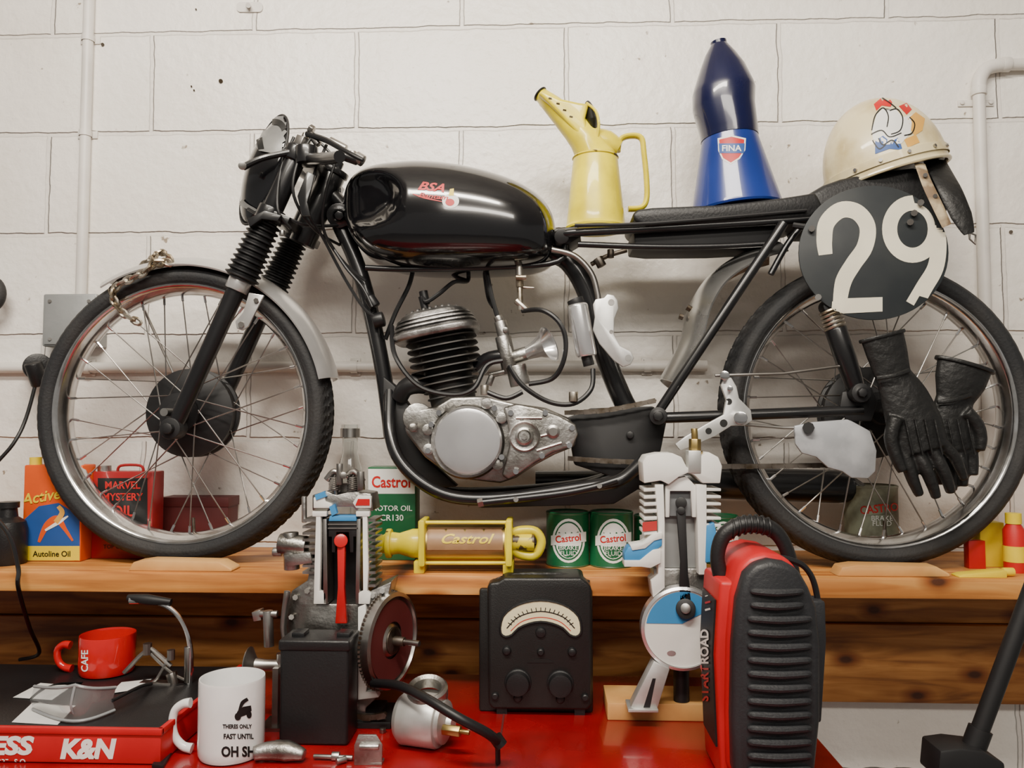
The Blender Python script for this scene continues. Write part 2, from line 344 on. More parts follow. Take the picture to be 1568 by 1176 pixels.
# ================================================================= MOTORCYCLE
mc=E('motorcycle')
def O(name,d,mat,**k): return obj(name,d,mat,mc,**k)
RT=.306
FC=V(b(286,640).x,Y0,SZ+RT); RC=V(b(1336,632).x,Y0,SZ+RT)
def wheel(pre,c,side,tread):
    prof=[(.262,-.029),(.268,-.038),(.279,-.043),(.290,-.040),(.298,-.031),(.303,-.019),(.306,-.006),(.306,.006),(.303,.019),(.298,.031),(.290,.040),(.279,.043),(.268,.038),(.262,.029)]
    n=len(prof); seg=288; vs=[];fs=[]
    P=[]
    for i in range(n-1):
        for s in range(3): t=s/3; P.append((prof[i][0]*(1-t)+prof[i+1][0]*t,prof[i][1]*(1-t)+prof[i+1][1]*t))
    P.append(prof[-1]); n=len(P)
    for k in range(seg):
        a=2*math.pi*k/seg
        for r,h in P:
            rr=r
            if r>.296:
                ph=(k+int(abs(h)*300))%tread
                if ph<max(1,tread//4): rr-=.0045
                if abs(abs(h)-.012)<.0025: rr-=.004
            if .283<r<.286: rr+=0
            vs.append(c+V(math.cos(a)*rr,h*(1.03 if .272<r<.275 else 1),math.sin(a)*rr))
    for k in range(seg):
        k2=(k+1)%seg
        for i in range(n-1): fs.append((k*n+i,k*n+i+1,k2*n+i+1,k2*n+i))
    O(pre+'_tyre',(vs,fs),rubber,angle=50)
    rim=[(.267,-.031),(.264,-.035),(.259,-.034),(.255,-.027),(.250,-.019),(.246,-.011),(.2445,0),(.246,.011),(.250,.019),(.255,.027),(.259,.034),(.264,.035),(.267,.031),(.262,.026),(.252,.010),(.252,-.010),(.262,-.026)]
    O(pre+'_rim',lathe(c,(0,1,0),rim,96,True),rimm,angle=50)
    sp=[];nip=[]
    for i in range(36):
        a=2*math.pi*(i+.3)/36; sd=-1 if i%2 else 1; tw=(1 if (i//2)%2 else -1)*1.15
        hr=.082 if sd==side else .036; ha=a+tw*(.55 if sd==side else 1)
        h=c+V(math.cos(ha)*hr,sd*.036,math.sin(ha)*hr); e2=c+V(math.cos(a)*.2455,sd*.005,math.sin(a)*.2455)
        sp.append(tube([h,e2],.0014,6,1)); d=(e2-h).normalized(); nip.append(tube([e2-d*.014,e2],.0028,6,1))
    O(pre+'_spokes',sp,steel); O(pre+'_nipples',nip,chrome)
    O(pre+'_hub',lathe(c,(0,1,0),[(.0,-.05),(.022,-.05),(.025,-.042),(.040,-.040),(.040,-.033),(.024,-.03),(.02,0),(.03,.03),(.0,.03)],32),satin)
    d=side
    O(pre+'_brake_drum',lathe(c,(0,d,0),[(0,-.004),(.05,-.004),(.080,.004),(.092,.010),(.092,.016),(.088,.018),(.088,.042),(.093,.045),(.093,.052),(.07,.058),(0,.06)],48),satin)
    O(pre+'_axle',tube([c-V(0,.10,0),c+V(0,.10,0)],.008,12,1),steel)
    O(pre+'_valve',tube([c+V(.02,0,-.246),c+V(.018,0,-.215)],.0035,8,1),rusty)
wheel('front_wheel',FC,1,3)
wheel('rear_wheel',RC,1,4)
# forks
fb=b(266,656,-.085); ft=b(462,222,-.085)
def FL(t,dy=0): p=fb+(ft-fb)*t; return V(p.x,p.y+dy,p.z)
def tY(py): return (656-py)/(656-222)
for i,dy in enumerate((0,.17)):
    O('fork_slider_%d'%i,tube([FL(-.01,dy),FL(.03,dy),FL(.1,dy),FL(tY(440),dy)],[.013,.0155,.0165,.018],16,2),black)
    O('fork_lug_%d'%i,[cyl(V(fb.x,fb.y+dy-.018,fb.z),V(fb.x,fb.y+dy+.018,fb.z),.021,20),cyl(V(fb.x,fb.y+dy-.03,fb.z),V(fb.x,fb.y+dy+.0,fb.z),.011,8)],satin,bevel=.002)
    O('fork_clamp_%d'%i,tube([FL(tY(446),dy),FL(tY(428),dy)],.0225,20,1),silverpaint,bevel=.002)
    pts=[];rad=[]
    for k in range(45):
        t=tY(430)+(tY(342)-tY(430))*k/44; pts.append(FL(t,dy)); rad.append((.0305-.005*k/44)+(.0042 if (k//2)%2 else -.0025))
    O('fork_gaiter_%d'%i,tube(pts,rad,24,1),softrub,angle=60)
    O('fork_shroud_%d'%i,tube([FL(tY(344),dy),FL(tY(225),dy)],.0205,20,1),black,bevel=.002)
    O('fork_cap_%d'%i,[cyl(FL(tY(226),dy),FL(tY(212),dy),.017,6),cyl(FL(tY(214),dy),FL(tY(205),dy),.008,12)],steel,bevel=.001)
ax=(ft-fb).normalized(); perp=V(ax.z,0,-ax.x)
for nm,py in (('upper',238),('lower',330)):
    p=FL(tY(py),.085); rot=Matrix((perp,V(0,1,0),ax)).transposed()
    O('triple_clamp_'+nm,[box(p+perp*.018,(.06,.215,.018),rot)]+[cyl(FL(tY(py),dy)-ax*.014,FL(tY(py),dy)+ax*.014,.027,20) for dy in(0,.17)],black,bevel=.002)
hs0=FL(tY(345),.085)+perp*.05; hs1=FL(tY(232),.085)+perp*.05
O('headstock',[cyl(hs0,hs1,.027,24),cyl(hs1,hs1+ax*.012,.031,24),cyl(hs1+ax*.012,hs1+ax*.03,.014,6)],black,bevel=.002)
O('handlebar_near',tube([FL(tY(245),.03)+V(.0,0,.01),b(478,243,-.13),b(497,243,-.20),b(520,240,-.26)],.011,14,4),black)
O('handlebar_far',tube([FL(tY(245),.14),b(440,250,.13),b(450,262,.17)],.011,14,4),black)
O('bar_clamp',[cyl(b(470,252,-.11),b(470,225,-.11),.022,18),cyl(b(494,243,-.13),b(494,243,-.16),.012,16),cyl(b(520,236,-.1),b(548,246,-.1),.010,14),cyl(b(452,240,-.1),b(436,232,-.1),.011,12)],black,bevel=.002)
O('bar_fittings',[cyl(b(476,205,-.10),b(488,222,-.10),.008,12),cyl(b(493,243,-.165),b(493,243,-.155),.011,12),cyl(b(505,215,-.1),b(530,228,-.1),.008,12),cyl(b(545,240,-.1),b(556,247,-.1),.012,12),cyl(b(371,254,-.13),b(371,254,-.11),.008,12),cyl(b(480,200,-.1),b(474,196,-.1),.009,6),cyl(b(432,353,-.1),b(432,361,-.1),.006,8),cyl(b(540,240,-.09),b(540,232,-.09),.008,8)],steel,bevel=.001)
O('brake_lever',tube([b(372,256,-.12),b(400,243,-.12),b(430,236,-.11),b(455,232,-.1)],[.007,.006,.006,.008],10,4,),black)
O('clutch_lever',tube([b(470,205,-.10),b(500,215,-.12),b(530,232,-.15),b(556,245,-.16)],[.006,.006,.005,.004],10,4),black)
O('control_cables',[tube([b(x,y,dy) for x,y,dy in P],.0032,8,6) for P in (
  [(478,208,-.1),(455,250,-.12),(450,300,-.12),(480,350,-.08),(520,375,0)],
  [(500,222,-.1),(480,270,-.12),(470,320,-.1),(495,365,-.06),(530,430,-.04),(560,475,-.04),(585,490,-.04)],
  [(520,232,-.1),(500,290,-.1),(495,350,-.07),(525,400,-.04),(560,430,-.03)],
  [(450,210,-.09),(430,260,-.1),(425,320,-.12),(445,350,-.1)],
  [(380,320,-.08),(400,330,-.1),(430,330,-.1),(470,345,-.08),(520,345,-.02)],
  [(487,215,.0),(515,250,.0),(520,310,.0),(515,350,.0)],
  [(505,372,-.05),(530,410,-.05),(555,440,-.05),(570,470,-.05)])],softrub)
O('cable_bracket',[prism([(455,300),(470,262),(482,268),(470,310),(475,330),(462,330)],Y0-.13,.008),prism([(378,335),(405,322),(430,330),(425,338),(400,335),(382,348)],Y0-.13,.02)],black,bevel=.001)
# front number plate / fly screen
pc=b(404,260,-.05); 
nrm=V(-.60,-.78,.18).normalized(); upv=V(.34,0,.94); up=(upv-nrm*upv.dot(nrm)).normalized(); sd=nrm.cross(up)
vs=[pc+nrm*.03];fs=[];NR=8;NS=44
for i in range(1,NR+1):
    r=i/NR
    for k in range(NS):
        a=2*math.pi*k/NS; x=math.cos(a)*.062*r; y=math.sin(a)*.117*r
        vs.append(pc+sd*x+up*y+nrm*(.03*(1-r*r)))
for k in range(NS): fs.append((0,1+k,1+(k+1)%NS))
for i in range(NR-1):
    for k in range(NS): fs.append((1+i*NS+k,1+(i+1)*NS+k,1+(i+1)*NS+(k+1)%NS,1+i*NS+(k+1)%NS))
fp=O('front_number_plate',(vs,fs),blackgloss)
so=fp.modifiers.new('s','SOLIDIFY'); so.thickness=.003
rimp=[vs[1+(NR-1)*NS+k] for k in range(NS)]; O('front_plate_edge',tube(rimp+[rimp[0]],.0028,6,1),satin)
fpm=M('plate_sheen_and_mark_grey',(.20,.20,.19),.3,col2=(.12,.12,.12))
dpoly('front_plate_sheen',[(420,176),(442,174),(458,188),(458,212),(444,230),(420,236),(398,232),(388,214),(400,190)],fp,fpm,mc,.0035)  # bright grey reflection on the glossy plate, painted on as a patch
dstroke('front_plate_digit',[(402,230),(400,208),(412,192),(428,190),(437,202),(436,224)],9,fp,inkblack,mc,.0045)
dstroke('front_plate_lower_mark',[(366,296),(374,312),(394,322)],[4,9,3],fp,fpm,mc,.0035)
# mudguards
def guard(name,path,hw,bul,mat,c=None):
    secs=[]
    P,_=catm(path,[0]*len(path),6)
    for i,p in enumerate(P):
        t=(P[min(i+1,len(P)-1)]-P[max(i-1,0)]).normalized(); n=V(0,1,0).cross(t).normalized()
        if c is not None and n.dot(p-c)<0: n=-n
        s=[]
        K=10
        for k in range(K+1):
            u=-1+2*k/K; s.append(p+V(0,u*hw,0)+n*(-bul*abs(u)**2.4))
        for k in range(K,-1,-1):
            u=-1+2*k/K; s.append(p+V(0,u*(hw-.0015),0)+n*(-bul*abs(u)**2.4-.003))
        secs.append(s)
    return O(name,loft(secs),mat,angle=50)
pth=[]
for k in range(22):
    a=math.radians(122-(122-13)*k/21); r=.322
    pth.append(FC+V(math.cos(a)*r,0,math.sin(a)*r))
guard('front_mudguard',pth,.055,.022,silverpaint,FC)
guard('rear_mudguard',[b(x,y) for x,y in ((1185,372),(1135,388),(1085,422),(1056,468),(1040,525),(1010,580))],.068,.030,guardm,RC)
O('mudguard_bolts',[cyl(b(1058,474,-.05),b(1052,470,-.05),.006,8),cyl(b(1046,486,0),b(1040,484,0),.006,8)],rusty)
O('mudguard_bracket',prism([(381,448),(404,452),(380,500),(371,506),(362,503),(360,492),(372,478)],Y0-.112,.006),silverpaint,bevel=.0015)
O('bracket_bolt',[cyl(b(369,497,-.118),b(369,497,-.11),.006,6),cyl(b(392,460,-.118),b(392,460,-.11),.005,6)],steel)
O('mudguard_stay',[tube([FC+V(math.cos(a)*.31,s*.05,math.sin(a)*.31),FC+V(-.03,s*.09,0)],.003,8,1) for a in (math.radians(118),) for s in (1,)],steel)
O('lock_chain',chain([b(262,404,-.05),b(240,398,-.06),b(228,412,-.06),b(205,425,-.06),b(180,437,-.06),b(172,455,-.06),b(188,480,-.055),b(215,495,-.05)],.015,.0034,wide=.006)+chain([b(240,390,-.05),b(225,402,-.01),b(195,425,0),b(170,445,-.03),b(185,470,-.06)],.015,.0034,wide=.006)+chain([b(262,402,-.05),b(256,390,-.05),b(240,386,-.04),b(236,402,-.06),b(255,406,-.06)],.013,.0034,wide=.005),chainm)
# frame
def T(name,P,r,mat=black,n=14,sub=6): return O(name,tube([b(x,y,dy) for x,y,dy in P],r,n,sub),mat)
T('down_tube',[(520,345,0),(545,400,0),(566,470,0),(585,560,0),(594,620,0),(600,670,0)],.0165)
T('cradle_near',[(597,600,-.01),(597,660,-.05),(612,705,-.07),(650,742,-.08),(700,762,-.08),(780,762,-.08),(900,745,-.08),(950,735,-.08),(985,705,-.06)],.0125)
T('cradle_far',[(597,600,.01),(600,660,.05),(620,705,.07),(660,740,.08),(720,755,.08),(900,740,.08),(990,700,.06)],.0125)
O('down_tube_gusset',prism([(586,575),(604,590),(640,640),(650,700),(700,745),(660,748),(622,725),(596,690),(586,640)],Y0-.02,.04),satin,bevel=.004)
T('top_tube',[(500,290,0),(600,360,0),(850,365,0),(880,372,0)],.016)
T('under_tank_rail',[(560,410,-.05),(640,412,-.05),(840,404,-.05),(865,375,-.05)],.006)
T('seat_tube',[(835,385,0),(870,400,0),(900,450,0),(925,540,0),(955,615,0),(985,660,0)],.021)
T('seat_tube_brace',[(845,382,-.06),(880,392,-.06),(905,418,-.06),(915,450,-.06),(916,468,-.06)],.006,steel)
for i,dy in enumerate((-.075,.075)):
    T('seat_rail_%d'%i,[(845,362,dy*.6),(880,356,dy),(1000,350,dy),(1200,338,dy),(1300,330,dy),(1420,325,dy)],.0085)
    T('lower_rail_%d'%i,[(885,374,dy),(1000,378,dy),(1100,377,dy),(1180,373,dy)],.006)
    T('rear_stay_%d'%i,[(1200,342,dy*1.25),(1100,492,dy*1.25),(1010,628,dy*1.1)],.0095,sub=1)
    T('rear_loop_%d'%i,[(1228,345,dy),(1205,375,dy),(1180,420,dy)],.006)
    T('swing_arm_%d'%i,[(1008,640,dy*1.15),(1120,636,dy*1.25),(1320,628,dy*1.25)],.0105,sub=1)
O('seat_undertray',prism([(970,352),(1200,340),(1190,362),(1175,372),(1100,376),(1000,377),(972,374)],Y0-.062,.124),satin,bevel=.003)
O('rail_end_lug',[cyl(b(860,362,-.075),b(860,362,-.02),.015,16),prism([(848,350),(885,346),(890,362),(870,374),(850,372)],Y0-.06,.1)],satin,bevel=.003)
O('seat_catch',[tube([b(905,405,-.02),b(930,392,-.02),b(960,383,-.02)],.005,8,3),cyl(b(915,395,-.03),b(922,408,-.03),.010,10),cyl(b(935,382,-.03),b(935,395,-.03),.007,10)],rusty,bevel=.001)
O('head_lug',[cyl(b(519,330,-.03),b(519,330,.03),.025,18),cyl(b(519,330,-.035),b(519,330,-.03),.010,6)],black,bevel=.002)
O('cable_tie_knots',[cyl(b(572,492,-.03),b(588,488,-.03),.016,12),cyl(b(575,470,-.03),b(565,455,-.03),.012,12)],softrub,bevel=.003)
O('engine_plate_and_shade',[prism([(868,640),(905,625),(1000,622),(1022,640),(1012,690),(985,745),(940,772),(735,778),(730,768),(870,748),(930,728),(880,712)],Y0-.03,.06)],satin,bevel=.003)  # black engine plate; its lower part stands in for shading below
O('swing_pivot',[cyl(b(1008,637,-.1),b(1008,637,.1),.017,20),cyl(b(1008,637,-.108),b(1008,637,-.1),.010,6),cyl(b(965,666,-.04),b(965,666,-.03),.008,8)],satin,bevel=.002)
T('footrest_tube',[(735,770,-.1),(850,757,-.1),(905,747,-.1),(945,735,-.1)],.0075,black)
O('footrest_bolts',[cyl(b(740,769,-.1),b(732,771,-.1),.009,6),cyl(b(790,765,-.112),b(790,765,-.1),.005,8),cyl(b(918,744,-.112),b(918,744,-.1),.005,8)],steel)
T('exhaust_silencer',[(820,735,.12),(1000,735,.12),(1060,738,.12),(1280,745,.12),(1300,745,.12)],[.02,.022,.034,.036,.02],black)
# tank
secsd=[(524,298,318,.02),(529,278,338,.06),(543,261,368,.088),(566,252,390,.105),(600,248,402,.118),(640,247,407,.126),(690,252,408,.13),(740,262,407,.128),(785,276,405,.12),(815,291,402,.107),(834,307,397,.09),(846,326,388,.066),(851,345,370,.03)]
secs=[]
NT=64
def interp(u):
    k=min(int(u),len(secsd)-2); t=u-k
    def cr(j):
        p=[secsd[max(0,min(len(secsd)-1,k+o))][j] for o in(-1,0,1,2)]
        return .5*(2*p[1]+(p[2]-p[0])*t+(2*p[0]-5*p[1]+4*p[2]-p[3])*t*t+(3*p[1]-p[0]-3*p[2]+p[3])*t**3)
    return [cr(j) for j in range(4)]
for i in range(NT+1):
    px,ty,by,hw=interp(i/NT*(len(secsd)-1)); s=[]
    top=b(px,ty,-.03); bot=b(px,by,-.09); xx=b(px,(ty+by)/2,-hw*.75).x; zm=(top.z+bot.z)/2-.006; 
    for k in range(64):
        a=2*math.pi*k/64; ca=math.cos(a); sa=math.sin(a); ex=2/2.7
        yy=math.copysign(abs(ca)**ex,ca)*hw; zz=(top.z-zm if sa>0 else zm-bot.z)*math.copysign(abs(sa)**(ex if sa>0 else .62),sa)
        z=zm+zz
        if sa>0: yy*=1-.12*sa
        qx=(px-562)/62; cen=b(px,306,-.08).z; qz=(z-cen)/.066; d=(qx*qx+qz*qz)
        if d<1: yy*=1-.36*(1-d**1.5)*min(1,(1-d)*1.8)
        s.append(V(xx,Y0+yy,z))
    secs.append(s)
tank=O('fuel_tank',loft(secs),blackgloss,angle=60)
dtext('tank_lettering','BSA',659,292,12,tank,inkred,mc,ang=-6,bold=.03,sx=1.4,shear=.4)
dtext('tank_script','Bantam',663,304,7,tank,inkred,mc,ang=-6,bold=.02,sx=1.5,shear=.3)
dstroke('tank_underline',[(632,297),(650,303),(678,309)],[1,2.5,1],tank,inkred,mc)
dpoly('tank_badge',ell(690,308,13,11,20),tank,inkwhite,mc,.0008)
dpoly('tank_badge_centre',ell(689,310,7,5.5,16),tank,inkred,mc,.0012)
dpoly('tank_badge_crest',[(687,300),(689,290),(695,289),(695,300)],tank,inkyel,mc,.0012)
O('petcock',[cyl(b(795,405,-.05),b(796,440,-.05),.008,12),cyl(b(796,440,-.05),b(797,475,-.05),.006,12),cyl(b(790,425,-.06),b(806,425,-.06),.006,8),cyl(b(800,440,-.05),b(818,441,-.05),.003,8),cyl(b(790,460,-.05),b(808,476,-.05),.007,8)],chainm,bevel=.001)
# seat and hump
O('seat_pad',prism([(968,328),(976,320),(1000,317),(1100,313),(1200,302),(1250,294),(1262,318),(1240,334),(1100,342),(990,347),(972,338)],Y0-.085,.17),seatm,bevel=.008,seg=3)
seat_z=b(1125,311,-.085).z
O('seat_hump',prism([(1232,300),(1262,282),(1290,272),(1340,262),(1400,255),(1435,262),(1452,285),(1455,320),(1440,345),(1240,345)],Y0-.075,.15),seatm,bevel=.012,seg=3)
O('seat_base_trim',tube([b(880,345,-.09),b(1000,342,-.09),b(1200,325,-.09),b(1235,322,-.09)],.0035,8,3),satin)
# shocks
for i,dy in enumerate((-.105,.105)):
    p0=b(1268,470,dy); p1=b(1313,602,dy); d=(p1-p0)
    O('shock_body_%d'%i,tube([p0+d*.25,p0+d*.6,p1],[.020,.020,.016],18,1),black,bevel=.002)
    O('shock_rod_%d'%i,tube([p0,p1],.007,12,1),chrome)
    hel=[p0+d*(.02+.24*k/60)+(V(0,1,0)*math.cos(k*.55)+d.normalized().cross(V(0,1,0))*math.sin(k*.55))*.018 for k in range(61)]
    O('shock_spring_%d'%i,tube(hel,.003,6,1),chainm if i==0 else black)
    O('shock_eye_%d'%i,[cyl(p1-V(0,.02,0),p1+V(0,.02,0),.018,18),cyl(p0-V(0,.015,0),p0+V(0,.015,0),.014,18),cyl(p1-V(0,.028,0),p1-V(0,.02,0),.009,6)],satin,bevel=.002)
O('axle_plate',prism([(1290,600),(1335,592),(1345,615),(1335,645),(1300,645),(1285,630)],Y0-.1,.01),satin,bevel=.003)
O('brake_rod',tube([b(1095,575,-.12),b(1200,572,-.12),b(1290,560,-.11)],.0028,8,1),steel)
O('brake_rod_lower',tube([b(1140,650,-.12),b(1200,655,-.11),b(1215,655,-.11)],.0028,8,1),steel)
O('sprocket_guard',prism([(1216,652),(1246,646),(1300,642),(1333,660),(1343,690),(1341,722),(1330,733),(1304,732),(1290,722),(1268,716),(1250,700),(1228,694),(1218,680)],Y0-.10,.008),M('scuffed_guard',(.50,.51,.53),.4,.3,col2=(.36,.37,.39),scale=18),bevel=.003)
O('guard_bolt',[cyl(b(1238,655,-.11),b(1238,655,-.10),.011,8)],satin)
O('drive_chain',rchain([b(865,632,-.05),b(930,628,-.05),b(1010,612,-.05)])+rchain([b(870,702,-.05),b(930,706,-.05),b(985,708,-.05),b(1100,714,-.055),b(1290,712,-.055)]) ,rusty)
rs=O('rearset_bracket',[prism([(1104,590),(1110,578),(1120,578),(1128,592),(1132,610),(1150,628),(1152,644),(1140,652),(1120,652),(1095,668),(1062,682),(1042,690),(1034,680),(1050,668),(1080,650),(1108,635),(1112,612)],Y0-.135,.009)],alusheet,bevel=.0015)
O('rearset_parts',[cyl(b(1110,575,-.15),b(1110,575,-.13),.009,12),cyl(b(1134,640,-.19),b(1134,640,-.13),.012,16),cyl(b(1118,595,-.15),b(1118,595,-.13),.006,6)],chrome,bevel=.0015)
for i,(x,y,r) in enumerate(((1116,615,5),(1108,648,6),(1085,660,5),(1065,672,4))): dpoly('rearset_hole_%d'%i,ell(x,y,r,r,14),rs,inkblack,mc)
br_=O('aluminium_bracket',prism([(908,466),(912,458),(925,456),(930,450),(940,452),(946,460),(947,472),(941,488),(940,512),(950,530),(966,538),(971,548),(966,558),(954,562),(940,552),(918,526),(908,505),(911,485)],Y0-.09,.008),alusheet,bevel=.002)
for i,(x,y,r) in enumerate(((936,463,5),(936,508,3),(962,548,5))): dpoly('bracket_hole_%d'%i,ell(x,y,r,r,14),br_,steel,mc)
O('ignition_coil',tube([b(884,466,-.07),b(884.5,469,-.07),b(890,500,-.07),b(898,543,-.07),b(898.5,546,-.07)],[.018,.0205,.0205,.0205,.019],24,1),alupol,bevel=.001)
O('coil_terminals',[cyl(b(880,458,-.07),b(884,468,-.07),.016,16),cyl(b(898,545,-.07),b(902,560,-.07),.011,16)],satin,bevel=.001)
# engine
ecx=b(694,612,0); ect=b(676,520,0); ea=(V(ect.x,0,ect.z)-V(ecx.x,0,ecx.z)); H=ea.length; ea.normalize(); ep=V(ea.z,0,-ea.x)
def sq(c,hx,hy,p=3.2,n=36):
    o=[]
    for k in range(n):
        a=2*math.pi*k/n; ca=math.cos(a);sa=math.sin(a)
        o.append(c+ep*math.copysign(abs(ca)**(2/p),ca)*hx+V(0,1,0)*math.copysign(abs(sa)**(2/p),sa)*hy)
    return o
base=V(ecx.x,Y0,ecx.z)
fins=[]
for i in range(9):
    c=base+ea*(H*(.06+.92*i/8)); w=.050+.022*min(1,i/4)
    fins.append(loft([sq(c-ea*.0014,w,w*.95),sq(c+ea*.0014,w*.985,w*.935)]))
fins.append(loft([sq(base-ea*.01,.046,.046,2.2),sq(base+ea*H,.05,.05,2.2)]))
O('cylinder_barrel',fins,finblk,angle=40)
hb=base+ea*(H+.004)-ep*.006
hd=[loft([sq(hb,.084,.078,3.4),sq(hb+ea*.004,.088,.081,3.4),sq(hb+ea*.012,.089,.082,3.4),sq(hb+ea*.017,.084,.078,3.4)])]
for j,(hh,w) in enumerate(((.024,.085),(.032,.082),(.040,.077))):
    hd.append(loft([sq(hb+ea*(hh-.0022),w,w*.92,3),sq(hb+ea*(hh+.0022),w*.98,w*.9,3)]))
hd.append(loft([sq(hb+ea*.015,.078,.072,3),sq(hb+ea*.036,.074,.068,2.9),sq(hb+ea*.050,.066,.060,2.8),sq(hb+ea*.056,.054,.050,2.6),sq(hb+ea*.059,.03,.03,2.4)]))
for i in range(-4,5):
    u=i/4; x=u*.050; c=hb+ep*x; w=.058*math.sqrt(max(.2,1-.45*u*u)); hh=.0625-.005*u**4
    hd.append(prism3([q-ep*.0024 for q in (c+V(0,-w,0)+ea*.045,c+V(0,-w*.86,0)+ea*(hh-.004),c+V(0,-w*.6,0)+ea*hh,c+V(0,w*.6,0)+ea*hh,c+V(0,w*.86,0)+ea*(hh-.004),c+V(0,w,0)+ea*.045)],ep*.0048))
O('cylinder_head',hd,aluhead,bevel=.001,seg=2)
O('spark_plug_cap',[tube([hb+ea*.05+V(-.012,-.02,0),hb+ea*.085+V(-.014,-.02,0)],.008,12,1),tube([b(648,446,-.02),b(652,466,-.02)],.009,12,1)],softrub)
O('plug_lead',tube([b(648,448,-.02),b(652,462,-.03),b(672,450,-.03),b(695,432,-.03),b(716,430,0),b(716,412,0)],.0045,8,6),softrub)
cc=[(618,642),(632,628),(668,622),(690,608),(742,606),(765,612),(790,618),(835,624),(872,640),(886,660),(880,684),(850,696),(820,712),(790,732),(766,740),(720,735),(680,722),(650,700),(634,680),(620,662)]
O('crankcase',prism(cc,Y0-.07,.13),alu,bevel=.006,seg=3)
O('gearbox_cover',[prism([(770,624),(790,618),(822,624),(856,636),(882,650),(886,664),(878,684),(846,694),(818,710),(796,726),(778,735),(768,728),(776,700),(782,672),(776,645)],Y0-.088,.03)],alu,bevel=.005,seg=3)
O('gearbox_ribs',[tube([b(x0,y0,-.088),b(x1,y1,-.088)],.003,8,1) for x0,y0,x1,y1 in ((790,640,830,640),(828,668,842,664),(822,690,860,678),(800,640,798,650))],alu)
def disc(px,py,dy,rings,mat,name,seg=40): return O(name,lathe(b(px,py,dy),(0,-1,0),rings,seg),mat)
disc(716,676,-.065,[(0,0),(.073,0),(.073,.014),(.069,.020),(0,.020)],alu,'primary_case_ring')
disc(717,675,-.085,[(0,0),(.0655,0),(.0655,.010),(.062,.0145),(.055,.016),(0,.018)],alupol,'flywheel_cover',64)
disc(803,668,-.088,[(0,0),(.030,0),(.030,.004),(.027,.006),(.022,.004),(.018,.004),(.017,.012),(.013,.014),(.010,.010),(.006,.010),(.006,.016),(0,.016)],alu,'clutch_boss')
disc(847,661,-.088,[(0,0),(.013,0),(.013,.004),(.008,.006),(.008,.012),(0,.012)],steel,'kickstart_boss')
O('case_screws',[cyl(b(x,y,-.094),b(x,y,-.06),.0055,10) for x,y in ((782,632),(835,632),(876,655),(872,682),(830,698),(790,722),(660,650),(655,690),(768,700),(757,625),(672,632))],chrome)
O('case_lugs',[cyl(b(x,y,-.085),b(x,y,-.04),.011,14) for x,y in ((655,658),(656,688),(762,712),(768,640),(690,625),(745,618))],alu,bevel=.001)
O('engine_mount',[cyl(b(640,640,-.07),b(640,640,.05),.03,18),cyl(b(632,655,-.09),b(632,655,-.05),.009,10)],alu,bevel=.003)
O('exhaust_port',tube([b(655,590,-.02),b(636,588,-.03),b(620,595,-.03),b(612,610,-.02)],[.018,.020,.018,.016],16,4),satin)
# carb
O('intake_manifold',tube([b(735,562,-.02),b(752,548,-.04),b(785,545,-.05)],[.018,.014,.014],16,4),black)
O('carburettor',[cyl(b(766,492,-.05),b(776,532,-.05),.0125,18),cyl(b(762,484,-.05),b(766,494,-.05),.009,12),cyl(b(770,515,-.05),b(782,572,-.05),.016,18),cyl(b(790,560,-.065),b(797,590,-.065),.020,20),cyl(b(784,548,-.05),b(815,538,-.05),.014,18),cyl(b(774,505,-.068),b(774,505,-.04),.006,8),cyl(b(748,590,-.05),b(755,572,-.05),.007,10),cyl(b(750,575,-.05),b(790,565,-.06),.006,10)],alu,bevel=.0015)
p0=b(808,541,-.05); p1=b(848,524,-.075)
O('bellmouth',lathe(p0,p1-p0,[(.014,0),(.016,.012),(.022,.030),(.033,.046),(.036,.050),(.033,.049),(.021,.032),(.012,.012),(.011,0)],32),alupol)
O('fuel_lines',[tube([b(x,y,dy) for x,y,dy in P],.0048,8,6) for P in (
 [(800,476,-.05),(830,475,-.08),(855,492,-.09),(866,520,-.09),(862,555,-.09),(845,580,-.08),(810,588,-.07)],
 [(745,415,-.03),(752,450,-.04),(762,485,-.05)],
 [(600,500,-.02),(605,545,-.08),(640,590,-.1),(690,604,-.1),(725,595,-.1),(745,560,-.09),(770,552,-.09)],
 [(780,560,-.08),(800,590,-.09),(840,615,-.09),(878,618,-.09),(905,596,-.08),(908,565,-.07)],
 [(742,416,0),(748,455,0),(756,470,-.02)],
 [(745,600,-.09),(775,610,-.1),(800,600,-.1)],
 [(690,415,0),(700,425,0),(715,430,0)],
 [(590,520,0),(605,480,0),(625,440,0),(632,416,0)])],softrub)
O('carb_drain_fittings',[cyl(b(878,600,-.09),b(878,615,-.09),.009,10),cyl(b(742,590,-.09),b(742,605,-.09),.008,10)],chainm,bevel=.001)
# rear race number plate
npd=O('race_number_plate',prism(ell(1338,387,115,103,56),Y0-.125,.004),plateblk,bevel=.001)
dstroke('digit_two',[(1264,390),(1262,368),(1266,341),(1287,322),(1312,325),(1328,347),(1324,378),(1306,405),(1291,432),(1285,470)],[21,24,25,25,25,25,25,25,25,20],npd,numwhite,mc)
dpoly('digit_two_foot',[(1274,462),(1273,481),(1351,477),(1351,455),(1293,457)],npd,numwhite,mc,.0009)
dstroke('digit_nine_loop',ell(1397,351,35,40,24)+[(1432,351)],[23]*6,npd,numwhite,mc,sub=2)
dstroke('digit_nine_tail',[(1433,345),(1437,375),(1432,410),(1415,440),(1399,468)],[23,24,25,26,27],npd,numwhite,mc,.0009)
O('plate_bolts',[cyl(b(x,y,-.134),b(x,y,-.125),.006,8) for x,y in ((1243,350),(1400,326),(1394,340),(1253,455),(1410,310))],steel)
